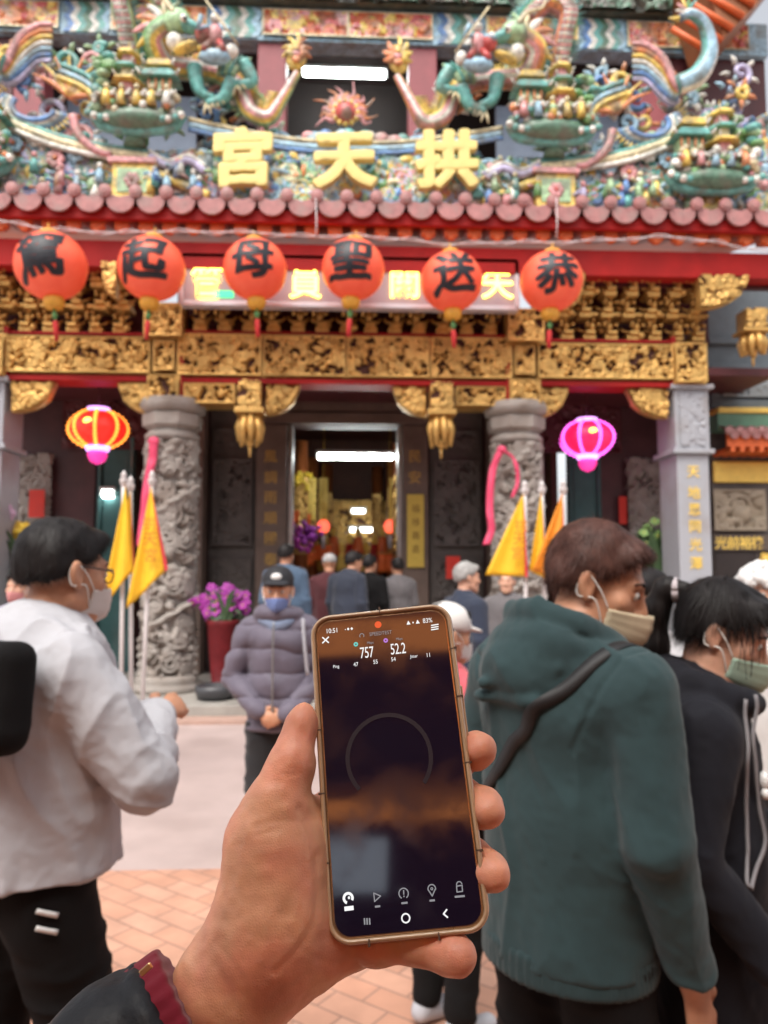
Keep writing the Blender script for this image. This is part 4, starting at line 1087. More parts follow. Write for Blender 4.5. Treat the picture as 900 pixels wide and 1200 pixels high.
# --- two lit festival lanterns
def lit_lantern(px, py, y, rp, mainc, ribc, label, botc):
    p = at(px, py, y); r = rp/900*y; root = empty('lit_lantern', p, label, 'lantern', 'lit festival lanterns in the porch')
    m = MB(); N = 48; G = []
    for a in np.linspace(-1.2, 1.2, 21): G.append([(r*math.cos(a)*(.93+.07*abs(math.cos(4*t)))*math.cos(t), r*math.cos(a)*(.93+.07*abs(math.cos(4*t)))*math.sin(t), r*.68*math.sin(a)) for t in np.linspace(0, 2*math.pi, N+1)])
    m.grid(np.array(G)); m.build('lantern_shade', mat('lit_shade_'+label[:4].strip(), mainc, .4, 0, .4, 9, emit=mainc, estr=.42), root)
    for k in range(8):
        m = MB(); t = k*math.pi/4+.2; A_ = np.linspace(-1.15, 1.15, 25)
        m.tube([(r*1.0*math.cos(a)*math.cos(t), r*1.0*math.cos(a)*math.sin(t), r*.69*math.sin(a)) for a in A_], [r*(.016+.055*(i % 2)) for i in range(25)], 6)
        m.build('bulb_string', mat('bulbs_'+label[:4].strip(), ribc, .4, 0, 0, emit=ribc, estr=1.7), root)
    for PR_ in ([(r*.36, r*.60), (r*.40, r*.66), (r*.38, r*.76), (r*.1, r*.78)], [(r*.36, -r*.58), (r*.42, -r*.64), (r*.38, -r*.78), (r*.1, -r*.8)]):
        m = MB(); m.lathe(PR_, 16); m.build('glowing_collar', mat('glow_collar', (.6, .35, .8), .4, 0, .1, emit=(.75, .35, .95), estr=1.3), root)
    m = MB(); m.lathe([(r*.30, -r*.79), (r*.34, -r*.95), (r*.24, -r*1.15), (r*.04, -r*1.25)], 14); m.build('lantern_finial', mat('lit_finial', botc, .4, 0, .1, emit=botc, estr=.7), root)
    m = MB(); m.ell((-.02, -r*.93, r*.12), (r*.16, r*.07, r*.12), None, 10, 8); m.build('lamp_glow', mat('warm_bulb', (1, .6, .1), .4, 0, 0, emit=(1, .55, .08), estr=3), root)
    m = MB(); m.tube([(0, 0, r*.77), (0, 0, zc-p[2]-.002)], .006, 5); m.build('hanging_cord', DRED, root)
lit_lantern(115, 503, 10.0, 33, (.92, .025, .015), (1, .30, .04), 'orange red lit lantern with amber bulbs hanging in the left bay', (.9, .04, .3))
lit_lantern(688, 514, 10.0, 32, (.9, .012, .10), (.95, .12, .75), 'pink lit lantern with magenta bulbs hanging in the right bay', (.75, .03, .12))

# --- fluorescent lamps
def tube_lamp(name, px0, px1, py, y, label, d=.05):
    a, b_ = at(px0, py, y), at(px1, py, y); z = a[2]
    root = empty(name, ((a[0]+b_[0])/2, y, z), label, 'lamp')
    m = MB(); m.bx(a[0]-.05, b_[0]+.05, y-.06, y+.06, z+d*.9, z+d*.9+.05, None, .01); m.bx(a[0]-.05, a[0]-.01, y-.03, y+.03, z-.03, z+d, None, .005); m.bx(b_[0]+.01, b_[0]+.05, y-.03, y+.03, z-.03, z+d, None, .005); tpart(m, 'lamp_housing', WHITEP, root)
    m = MB(); m.tube([(a[0]-.01, y, z), (b_[0]+.01, y, z)], d*.9, 10); tpart(m, 'lamp_tube', TUBE if y < 15 else mat('dim_lit_tube', (.9, .95, 1), .4, 0, 0, emit=(.92, 1, .97), estr=4), root)
tube_lamp('fluorescent_lamp', 357, 450, 85, 11.6, 'long white fluorescent tube glowing in the dark upper storey', .06)
tube_lamp('fluorescent_lamp', 374, 459, 535, 12.4, 'long white fluorescent tube glowing inside the temple doorway', .05)
tube_lamp('fluorescent_lamp', 411, 437, 621, 16.8, 'short pale tube glowing over the altar, lower of the two', .05)
tube_lamp('fluorescent_lamp', 413, 427, 599, 16.6, 'smallest pale tube glowing over the altar, upper of the two', .05)
tube_lamp('fluorescent_lamp', 122, 131, 579, 11.4, 'small bright white lamp beside the left yellow flags', .06)

# --- flags
FLAGY = mat('yellow_flag_cloth', (.88, .50, .02), .6, 0, .08, 6, bump=.2, bscale=30)
FLAGO = mat('orange_flag_cloth', (.80, .27, .015), .6, 0, .08, 6, bump=.2, bscale=30)
FRED = mat('red_flag_trim', (.70, .045, .06), .6)
POLE = mat('white_pole', (.62, .58, .57), .4, 0, .08, 8)
def flag(px_top, py_top, px_bot, y, tri, label, cloth, wav=1., txt=None, trim=True):
    top = at(px_top, py_top, y); bot = np.array([atx(px_bot, y), y, 0.0]); 
    root = empty('yellow_flag', bot, label, 'flag', 'yellow triangular flags on white poles')
    m = MB(); m.tube([bot, top], .017, 10); m.lathe([(.03, 0), (.035, .02), (.02, .05), (.028, .06), (.005, .1)], 10, top); m.ell(top, .03, None, 8, 6); tpart(m, 'flag_pole', POLE, root)
    # triangle: pole side from top to tri[0]; free corner tri[1]
    A = at(*tri[0], y-.05); B = at(*tri[1], y-.05); C = at(*tri[2], y-.05); n = 18; G = []
    for i in range(n+1):
        u = i/n; row = []
        for j in range(9):
            v = j/8; p = A*(1-u)+(B*(1-v)+C*v)*u; row.append(p+np.array([.0, -.035*wav*(1+math.sin(v*9+u*2.0))*u, 0]))
        G.append(row)
    G = np.array(G); m = MB(); m.grid(G); tpart(m, 'flag_cloth', cloth, root).modifiers.new('t', 'SOLIDIFY').thickness = .003
    if trim:
        m = MB(); e = 8 if trim == 1 else 0; 
        E_ = G[:, 8] if trim == 1 else G[:, 0]; I_ = G[:, 7] if trim == 1 else G[:, 1]
        GG = np.stack([E_+np.array([0, -.012, 0])+(E_-I_)*.05, E_*.45+I_*.55+np.array([0, -.012, 0])], 1); m.grid(GG); tpart(m, 'flag_trim', FRED, root)
    if txt:
        m = MB(); 
        for k, ch in enumerate(txt):
            V, F = text_mesh(ch, .11, 0, .001); V, F = refine(V, F, .04, 3); u = .40+.16*k; q = A*(1-u)+(B*.35+C*.65)*u
            yy = q[1]-.085; m.add(np.stack([V[:, 0]+q[0], np.full(len(V), yy), V[:, 1]+q[2]], 1), F, None, False)
        tpart(m, 'flag_writing', mat('faded_red_print', (.62, .24, .02), .6), root)
flag(145, 566, 147, 6.2, [(147, 568), (119, 714), (157, 668)], 'narrow folded yellow flag, leftmost of the left cluster', FLAGY, .6, None, 0)
flag(153, 572, 160, 6.3, [(153, 574), (136, 640), (159, 676)], 'middle yellow flag of the left cluster with a red edge', FLAGY, .8, None, 1)
flag(178, 566, 169, 6.1, [(177, 568), (150, 713), (197, 667)], 'broad yellow flag in front of the left dragon column', FLAGY, .9, '拱天宮')
flag(615, 577, 614, 6.2, [(613, 578), (568, 674), (618, 676)], 'broad yellow flag with red print, leftmost of the right cluster', FLAGY, .35, '拱天宮', 1)
flag(635, 577, 640, 6.3, [(634, 577), (619, 668), (641, 680)], 'narrow yellow flag in the middle of the right cluster', FLAGY, .6, None, 1)
flag(660, 576, 661, 6.15, [(659, 577), (622, 668), (661, 682)], 'orange yellow flag nearest the hooded man, rightmost of the right cluster', FLAGO, .9, None, 1)

# --- pink ribbons on the columns
RIB = mat('pink_ribbon', (.75, .07, .16), .55, 0, .1, bump=.2, bscale=20)
def ribbon(pts, y, w, label):
    P = spline([at(a, b_, y) for a, b_ in pts], 6); G = [[p+np.array([-w/2, 0, .01*math.sin(i)]), p+np.array([0, -.02*math.sin(i*.7), 0]), p+np.array([w/2, 0, 0])] for i, p in enumerate(P)]
    m = MB(); m.grid(np.array(G)); m.ell(P[0], (w*.7, .03, w*.6), None, 8, 6); o = m.build('ribbon', RIB); tag(o, label, 'ribbon', 'pink ribbons tied on the dragon columns'); o.modifiers.new('t', 'SOLIDIFY').thickness = .004
ribbon([(180, 517), (179, 535), (176, 550), (172, 572), (169, 600), (165, 640)], 9.30, .10, 'pink ribbon hanging down the left dragon column behind a yellow flag')
ribbon([(588, 527), (579, 545), (575, 570), (574, 600), (576, 620), (570, 638)], 9.30, .09, 'pink ribbon trailing down the left side of the right dragon column')
ribbon([(588, 527), (600, 535), (606, 550), (606, 568), (600, 583)], 9.28, .05, 'short pink ribbon loop curling over the right dragon column')

# --- red paper notes, plaque
RPAP = mat('red_paper', (.62, .035, .02), .6, 0, .08)
def note(px, py, w, h, y, label):
    p = at(px, py, y); m = MB(); m.box(p, (w/2, .006, h/2)); tag(m.build('red_paper', RPAP), label, 'paper', 'red paper notes on the temple walls')
note(43, 590, .22, .40, 11.27, 'red paper note on the carved wall at the far left bay')
note(730, 598, .12, .42, 11.42, 'narrow red paper note on the wall of the right bay')
note(531, 665, .21, .33, 11.25, 'red paper note low on the carved stone window right of the door')
note(205, 568, .0+.02, .02, 11.9, 'tiny red paper scrap beside the left column') if False else None
p = at(487, 622, 11.30); root = empty('plaque', p, 'tall yellow plaque with writing on the right door jamb', 'plaque')
m = MB(); m.box(p, (.125, .012, .54), None, None, .004); tpart(m, 'plaque_board', mat('yellow_plaque', (.60, .42, .07), .5, 0, .1, 6), root)
for k, ch in enumerate('福祿壽喜'):
    m = MB(); V, F = text_mesh(ch, .13, .001, 0); m.add(np.stack([V[:, 0]+p[0], p[1]-.014-V[:, 2], V[:, 1]+p[2]+.33-.2*k], 1), F, None, False); tpart(m, 'plaque_character', mat('brown_ink', (.22, .12, .02), .6), root)

# --- orchids and pots
LEAF = mat('dark_leaf', (.035, .07, .025), .5, 0, .3, 8)
def blossoms(name, px, py, y, w, h, n, cols, potc, label, basepx, seed, flower=.035, leaves=50):
    g = random.Random(seed); c = at(px, py, y); z0 = PZ if y > 8.6 else 0; root = empty(name, (c[0], y, z0), label, 'flowers')
    m = MB()
    for k in range(n):
        q = c+np.array([g.gauss(0, .42)*w, g.uniform(-.5, .5)*w*.7, g.gauss(0, .4)*h]); q[2] = min(max(q[2], c[2]-h), c[2]+h); col = g.choice(cols); n_ = rotm(g.uniform(40, 120), g.uniform(-40, 40), 0)
        for e in range(5):
            a = e*1.2566+g.random()*.3; d = n_ @ np.array([math.cos(a), math.sin(a), .15])*flower*.8; m.ell(q+d, (flower*.62, flower*.2, flower*.62), n_ @ rotm(90, 0, 0), 6, 5, col)
        m.ell(q+n_ @ np.array([0, 0, .012]), flower*.25, None, 5, 4, K['ye'])
    tpart(m, 'blossoms', mat('petals', rough=.5, attr=True, var=.1), root)
    m = MB()
    for k in range(leaves):
        b0 = np.array([c[0]+g.uniform(-.12, .12), y+g.uniform(-.12, .12), c[2]-h*1.3]); e = c+np.array([g.uniform(-1, 1)*w*1.1, g.uniform(-.6, .6)*w, g.uniform(-1.5, .8)*h]); mid = (b0+e)/2+np.array([0, 0, .12])
        P = spline([b0, mid, e], 4); wd = g.uniform(.02, .045); G = [[p-np.array([wd*math.sin(math.pi*i/8+.2), 0, 0]), p+np.array([wd*math.sin(math.pi*i/8+.2), 0, 0])] for i, p in enumerate(P)]; m.grid(np.array(G))
    tpart(m, 'foliage', LEAF, root)
    m = MB(); zt_ = c[2]-h*1.2; m.lathe([(.15, z0), (.16, z0+.03), (.12, z0+.06), (.16, z0+(zt_-z0)*.5), (.19, zt_-.05), (.21, zt_), (.18, zt_+.01), (.16, zt_-.05)], 20, (c[0], y, 0)); tpart(m, 'flower_pot', potc, root)
    return root
blossoms('orchid_pot', 262, 704, 9.5, .25, .20, 170, [(.34, .025, .29), (.40, .05, .36), (.28, .02, .25)], mat('dark_red_pot', (.13, .012, .015), .5, 0, .3, spec=.2), 'big bunch of purple orchids in a dark red pot beside the left column', 262, 2, .045, 110)
blossoms('flower_stand', 36, 640, 9.9, .34, .42, 22, [(.62, .38, .55), (.55, .33, .55), (.66, .45, .04), (.62, .42, .58)], mat('dark_green_stand', (.03, .08, .04), .5), 'dark leafy flower stand with lilac and yellow blooms at the far left', 36, 4, .085, 160)
blossoms('orchid_pot', 762, 640, 10.2, .2, .4, 8, [(.2, .35, .1)], mat('dark_green_stand', (.03, .08, .04), .5), 'dark green leafy plant behind the hooded man by the right pillar', 762, 9, .05, 150)
root = empty('stone_pot', at(252, 800, 9.0), 'low dark round stone basin on the platform by the orchids', 'basin'); root.location[2] = PZ; c = root.location
m = MB(); m.lathe([(.15, PZ), (.20, PZ+.03), (.23, PZ+.10), (.22, PZ+.16), (.19, PZ+.16), (.17, PZ+.1), (.05, PZ+.09)], 24, (c[0], c[1], 0)); tpart(m, 'basin_body', mat('black_stone', (.05, .05, .055), .4, 0, .2), root)
m = MB(); m.lathe([(.16, PZ-.0), (.2, PZ+.012)], 20, (c[0], c[1]-.0, 0)); tpart(m, 'basin_foot', mat('black_stone'), root)

# --- altar room things
def thing_mesh(mb, name, m, label, cat, group=None): return tag(mb.build(name, m), label, cat, group)
ya = 16.2
root = empty('altar_table', (XC, ya, PZ), 'red and gold altar table deep inside the temple hall', 'altar')
m = MB(); m.bx(XC-1.6, XC+1.6, ya, ya+.7, PZ+.95, PZ+1.05, None, .02); 
for sx in (-1.5, 1.5): m.bx(XC+sx-.08, XC+sx+.08, ya+.05, ya+.6, PZ, PZ+.95)
tpart(m, 'table_frame', mat('altar_red', (.35, .03, .02), .4), root)
m = MB(); relief(m, XC-1.42, XC+1.42, PZ+.3, PZ+.94, ya+.05, .05, .02, 610, .1); tpart(m, 'gold_front', GOLD, root)
m = MB(); m.bx(XC-.9, XC+.9, 17.1, 17.3, 1.6, 3.2); relief(m, XC-.9, XC+.9, 1.6, 3.2, 17.09, .06, .02, 611, .12); thing_mesh(m, 'altar_screen', GOLD, 'dark red carved altar screen at the back of the hall', 'screen')
for s, px, py in ((-1, 379, 617), (1, 457, 617)):
    p = at(px, py, 14.5); r = .12; root = empty('hall_lantern', p, ('left' if s < 0 else 'right')+' glowing red lantern hanging inside the temple hall', 'lantern', 'glowing red lanterns in the hall')
    m = MB(); m.ell(p, (r, r, r*1.1), None, 14, 10); tpart(m, 'lantern_shade', mat('hall_lantern_red', (.9, .1, .06), .5, 0, 0, emit=(1, .13, .07), estr=.9), root)
    m = MB(); m.lathe([(.05, p[2]+.12), (.05, p[2]+.16)], 10, (p[0], p[1], 0)); m.tube([(p[0], p[1], p[2]+.15), (p[0], p[1], 4.6)], .006, 5); m.lathe([(.06, p[2]-.16), (.05, p[2]-.12)], 10, (p[0], p[1], 0)); tpart(m, 'lantern_cap', CAPY, root)
    m = MB(); m.tube([(p[0], p[1], p[2]-.16), (p[0], p[1], p[2]-.42)], [.05, .035], 8); tpart(m, 'lantern_tail', mat('pale_tassel', (.5, .42, .45), .6), root)
for k in range(9):
    px = 372+k*9.5; p = at(px, 652-(k % 3)*9, 15.7); root = empty('offering_figure', p, ['small gold altar figure at the far left of the altar', 'red robed altar figure second from the left', 'gold altar figure with a flame back', 'dark altar figure left of the lamps', 'gold crowned altar figure under the lamps', 'white faced altar figure right of the lamps', 'red robed altar figure on the right', 'small gold altar figure second from the right', 'orange altar figure at the far right of the altar'][k], 'figurine', 'figures on the altar')
    m = MB(); m.lathe([(.13, -.3), (.14, -.2), (.08, .02), (.09, .06), (.03, .10)], 12, p); tpart(m, 'robe', [GOLDP, RED, ORED][k % 3], root)
    m = MB(); m.ell(p+np.array([0, -.02, .15]), .06, None, 10, 8); m.lathe([(.06, .19), (.07, .22), (.02, .29)], 10, p); tpart(m, 'head', GOLDP, root)
ORB = mat('orange_cloth', (.75, .13, .02), .6, 0, .15)
g = random.Random(12)
for k, (px, py, w, h, y) in enumerate(((346, 606, .13, .22, 13.2), (361, 609, .10, .2, 13.8), (378, 648, .34, .3, 15.0), (362, 655, .2, .26, 14.8), (452, 660, .3, .36, 15.0))):
    p = at(px, py, y); root = empty('orange_banner', p, ['left small orange hanging cloth near the door frame', 'second small orange hanging cloth inside the door', 'wide orange cloth behind the worshippers', 'narrow orange cloth left of the wide one', 'tall orange cloth at the right of the hall'][k], 'cloth', 'orange cloths in the hall')
    G = np.array([[(p[0]-w/2+w*i/8, y+.02*math.sin(i*1.6), p[2]-h/2+h*j/4) for j in range(5)] for i in range(9)]); m = MB(); m.grid(G); tpart(m, 'cloth', ORB, root).modifiers.new('t', 'SOLIDIFY').thickness = .006
    m = MB(); m.tube([(p[0]-w/2-.03, y, p[2]+h/2+.012), (p[0]+w/2+.03, y, p[2]+h/2+.012)], .012, 6); tpart(m, 'rod', GOLD, root)
for k, (px, py, y, col, lab) in enumerate(((345, 563, 13.0, (.62, .42, .03), 'yellow flower garland hanging at the upper left inside the door'), (359, 626, 13.2, (.35, .05, .40), 'purple flowers just inside the door at the left'), (343, 636, 12.6, (.45, .05, .35), 'magenta flowers at the left door frame'), (420, 640, 15.9, (.55, .42, .42), 'pale pink offerings stacked on the altar'))):
    p = at(px, py, y); m = MB()
    for e in range(40): m.ell(p+np.array([g.gauss(0, .12), g.gauss(0, .06), g.gauss(0, .09)]), g.uniform(.03, .06), None, 6, 5, tuple(np.clip(np.array(col)*g.uniform(.8, 1.2), 0, 1)))
    thing_mesh(m, ('flower_garland', 'flower_bunch', 'flower_bunch', 'offerings')[k], mat('petals'), lab, ('flowers', 'flowers', 'flowers', 'offerings')[k])
for k, (px, y) in enumerate(((365, 13.9), (379, 15.3), (461, 15.2))):
    a, b_ = at(px, 560, y), at(px, 610, y); m = MB(); m.bx(a[0]-.09, a[0]+.09, y, y+.03, b_[2], a[2]); relief(m, a[0]-.09, a[0]+.09, b_[2], a[2], y-.002, .04, .016, 640+k, .06); thing_mesh(m, 'gold_hanging', GOLDP, ['gold hanging couplet board at the left of the hall', 'gold hanging couplet board near the hall lantern', 'gold hanging couplet board at the right of the hall'][k], 'board', 'gold boards in the hall')

# --- lower wing to the right of the pillar
yw = 10.6
wing = empty('side_wing', (at(870, 600, yw)[0], yw, 0), 'lower stone wing with carved panels and a small tiled eave at the right', 'building')
wp = lambda mb, n, m, lab=None: tpart(mb, n, m, wing, lab)
wx0, wx1 = atx(837, yw), atx(1010, yw); wz = lambda py: atz(py, yw, 870)
BG = mat('blue_grey_stone', (.13, .16, .18), .5, 0, .15, 5, bump=.2)
m = MB(); m.bx(wx0, wx1, yw, yw+.3, wz(493), wz(300)); 
for a, b_ in ((405, 398), (436, 428), (480, 470)): m.bx(wx0, wx1, yw-.08, yw-.003, wz(a), wz(b_), None, .01)
m.bx(atx(838, yw), atx(848, yw), yw-.06, yw-.002, wz(470), wz(436.5))
wp(m, 'upper_stone_wall', BG)
m = MB(); relief(m, atx(852, yw), wx1, wz(466), wz(441), yw-.003, .08, .014, 700, .10, 1.1, border=.03); wp(m, 'carved_panel', mat('pale_grey_stone', (.27, .30, .31), .6, 0, .2, 5, bump=.3))
m = MB(); m.bx(wx0, wx1, yw-.25, yw+.1, wz(508), wz(489)); wp(m, 'green_band', GREENB)
m = MB(); m.bx(wx0, wx1, yw-.28, yw+.1, wz(488.5), wz(482), None, .01); wp(m, 'gold_moulding', GOLDP)
m = MB(); n = 14; pw_ = (wx1-wx0)/n
for k in range(n+1):
    x = wx0+pw_*k; m.lathe([(.055, -.02), (.06, 0), (.055, .02)], 12, (x, yw-.55, wz(513)), rotm(90, 0, 0))
    pts = [(pw_*.47*math.cos(a), -.10*abs(math.sin(a))**.85) for a in np.linspace(0, -math.pi, 9)]+[(0, .03)]
    m.prism(pts, yw-.56, yw-.53, None, o=(x+pw_/2, 0, wz(514)))
G = np.array([[(wx0+(wx1-wx0)*i/(n*4), yw-.55+.1*j, wz(512)+.03*math.cos(2*math.pi*i/4)+.03*j) for j in range(4)] for i in range(n*4+1)]); m.grid(G); wp(m, 'small_eave_tiles', TILE)
m = MB(); m.bx(wx0, wx1, yw-.5, yw-.46, wz(530), wz(515)); 
for k in range(16): x = wx0+(wx1-wx0)*(k+.5)/16; m.bx(x-.03, x+.03, yw-.52, yw, wz(536), wz(531)+.01)
wp(m, 'red_fascia', ORED)
m = MB(); m.bx(wx0, wx1, yw, yw+.3, PZ, wz(494)); wp(m, 'lower_wall', STONED)
m = MB(); m.bx(atx(838, yw), wx1, yw-.06, yw-.003, wz(566), wz(541), None, .05); wp(m, 'gold_plaque', GOLDP)
m = MB(); a, b_ = atx(836, yw), atx(897, yw); relief(m, a, b_, wz(622), wz(574), yw-.004, .10, .014, 710, .17, .8, border=.04); wp(m, 'carved_panel', mat('tan_stone', (.27, .22, .16), .65, 0, .2, 5, bump=.3), 'tan stone panel carved with a fish and waves')
m = MB(); m.bx(a, wx1, yw-.05, yw-.003, wz(645), wz(627)); wp(m, 'writing_band', mat('brown_band', (.10, .075, .06), .6))
m = MB()
for k, ch in enumerate('光前裕後'):
    V, F = text_mesh(ch, .19, .003, .003); p = at(845+k*14.5, 636, yw-.055); m.add(np.stack([V[:, 0]+p[0], p[1]-V[:, 2], V[:, 1]+p[2]], 1), F, None, False)
wp(m, 'gold_writing', GOLDP)
m = MB(); m.bx(atx(838, yw), atx(886, yw), yw-.02, yw-.003, PZ+.5, wz(647)); wp(m, 'dark_window', DARK)
m = MB(); relief(m, atx(890, yw), wx1, wz(760), wz(648), yw-.004, .06, .016, 720, .1); wp(m, 'gold_carving', GOLDP)

# --- the row of shops across the street, behind the camera (reflected in the phone)
ys = -7.0
shop = empty('shop_row', (0, ys, 0), 'dark shop row with an added shade roof and lit orange signs across the street', 'building')
sp = lambda mb, n, m, lab=None: tpart(mb, n, m, shop, lab)
m = MB(); m.bx(-16, 16, ys-1.0, ys-.6, 0, 3.1); m.bx(-16, 16, ys-.6, ys, 3.1, 7.6); sp(m, 'shop_wall', mat('dusk_purple_wall', (.075, .035, .05), .6, 0, .3, .8))
m = MB(); m.bx(-9, 9, -6.9, -1.0, 4.12, 4.2); m.bx(-9, 9, -1.05, -.95, 4.05, 4.26)  # unseen overhang, added to keep sky light off the foreground
for k in range(5): m.bx(-9, 9, -6.3+k*1.25, -6.2+k*1.25, 4.0, 4.119)
sp(m, 'added_canopy', mat('added_canopy_brown', (.20, .115, .095), .7, 0, .3, 1), 'unseen brown roof added to shade the near pavement')
for x in (-8.8, 8.8):
    for y in (-6.5, -1.3): m = MB(); m.bx(x-.15, x+.15, y-.15, y+.15, 0, 4.119, None, .02); sp(m, 'added_canopy_post', mat('added_canopy_brown'))
OL = mat('orange_strip_light', (.5, .2, .06), .5, 0, .4, .7, emit=(1, .33, .08), estr=2.4)
m = MB(); m.bx(-5, 5, ys+.02, ys+.09, 3.88, 4.05); sp(m, 'strip_light', OL)
m = MB(); m.bx(-3, 3, -3.85, -3.5, 3.98, 4.04); sp(m, 'strip_light', OL)
m = MB(); m.bx(-1.95, -1.2, ys+.02, ys+.1, 3.2, 3.68); sp(m, 'white_light_panel', mat('white_lit_panel', (.5, .55, .6), .5, 0, 0, emit=(.72, .85, 1), estr=1.3))
# ------------------------------------------------------------------ people
def skin_mat(name, col): return mat(name, col, .5, 0, .12, 25, bump=.12, bscale=160, sss=.12)
SKIN = skin_mat('skin', (.50, .245, .145)); SKIN2 = skin_mat('skin_fair', (.58, .32, .22))
HAIRB = mat('black_hair', (.010, .0075, .0075), .58, 0, .3, 30, spec=.28, bump=.3, bscale=260); HAIRR = mat('brown_hair', (.070, .027, .019), .58, 0, .35, 30, spec=.3, bump=.3, bscale=260)
HAIRG = mat('grey_hair', (.30, .29, .28), .6, 0, .3, 30, bump=.5, bscale=200)
EYEW = mat('eye', (.6, .58, .55), .2, 0, 0); SHOE = mat('dark_shoe', (.03, .03, .035), .5, 0, .2); SHOEW = mat('pale_shoe', (.45, .46, .5), .5, 0, .2)
def cloth(name, col, rough=.85, var=.12, bs=500, sheen=.15): return mat(name, col, rough, 0, var, 5, bump=.15, bscale=bs, sheen=sheen, spec=.25)

def skeleton(H=1.72, **ov):
    k = H/1.72
    J = dict(pel=(0, 0, .94), hipL=(-.085, 0, .90), hipR=(.085, 0, .90), kneeL=(-.10, .02, .49), kneeR=(.10, .02, .49), ankL=(-.10, -.02, .085), ankR=(.10, -.02, .085),
             waist=(0, .0, 1.05), chest=(0, -.01, 1.26), neck=(0, -.025, 1.44), head=(0, .015, 1.60), shL=(-.175, -.02, 1.385), shR=(.175, -.02, 1.385),
             elL=(-.225, -.03, 1.11), elR=(.225, -.03, 1.11), wrL=(-.235, .05, .87), wrR=(.235, .05, .87))
    J = {a: np.array(b)*k for a, b in J.items()}
    for a, b in ov.items(): J[a] = np.array(b, float)
    J['k'] = k
    return J
def wrinkles(amp, f=(9, 9, 22), seed=1, wrp=.6):
    def fn(V, N):
        w = V+wrp*.1*np.stack([vnoise(V*5, seed+i) for i in range(3)], 1)
        a = vnoise(w*np.array(f), seed+5); b = vnoise(w*np.array(f)*2.1, seed+6)
        return amp*((1-np.abs(a))**2-.5)+amp*.35*b
    return fn
def folds(J, amp, seed=1, vert=1., bunch=1.):
    k = J['k']; C = [(J['elL'], .10), (J['elR'], .10), (J['wrL'], .09), (J['wrR'], .09), (J['shL']+np.array([.04, 0, -.08]), .07), (J['shR']+np.array([-.04, 0, -.08]), .07)]
    def fn(V, N):
        w = V+.05*np.stack([vnoise(V*4, seed+i) for i in range(3)], 1)
        a = vnoise(w*np.array([13, 13, 3.2]), seed+5)+.6*vnoise(w*np.array([9, 9, 5])+V[:, 2:]*np.array([5, 3, 0]), seed+7)
        out = vert*amp*(np.clip(1-np.abs(a)*1.5, 0, 1)**1.6-.35)
        m = sum(np.exp(-(np.linalg.norm(V-c, axis=1)/(r*k))**2) for c, r in C); m = np.clip(m, 0, 1)
        b = vnoise(w*np.array([7, 7, 24])+V[:, :1]*np.array([0, 0, 14]), seed+9); out = out*(1-.5*m)+bunch*m*amp*1.1*(np.clip(1-np.abs(b)*1.6, 0, 1)**1.5-.35)
        for sg, n_ in ((1, 'R'), (-1, 'L')):
            c_ = J['sh'+n_]+np.array([-sg*.030, 0, -.05]); ax = nrm(J['el'+n_]-J['sh'+n_]+np.array([sg*.30, 0, .16])); q = (V-c_) @ ax; rr = np.linalg.norm(V-c_-q[:, None]*ax, axis=1)
            out = out-.0042*np.exp(-(q/.0055)**2)*(rr < .15)
        return out+amp*.13*(np.clip(1-np.abs(vnoise(w*np.array([30, 30, 16])+V[:, 2:]*np.array([14, 0, 0]), seed+13))*2, 0, 1)-.3)+amp*.14*vnoise(V*24, seed+11)+amp*.10*vnoise(V*75, seed+12)
    return fn
def snap(o, P, lift=.005, it=3):
    me = o.data; V = np.array([v.co[:] for v in me.vertices]); N = np.array([v.normal[:] for v in me.vertices]); Q = []; M = []
    for p in P:
        i = np.argmin(((V-p)**2).sum(1)); Q.append(V[i]); M.append(N[i])
    Q = np.array(Q); M = np.array(M)
    for _ in range(it):
        Q[1:-1] = .5*Q[1:-1]+.25*(Q[:-2]+Q[2:]); M[1:-1] = .5*M[1:-1]+.25*(M[:-2]+M[2:])
    M /= np.linalg.norm(M, axis=1, keepdims=True); return Q+M*lift, M
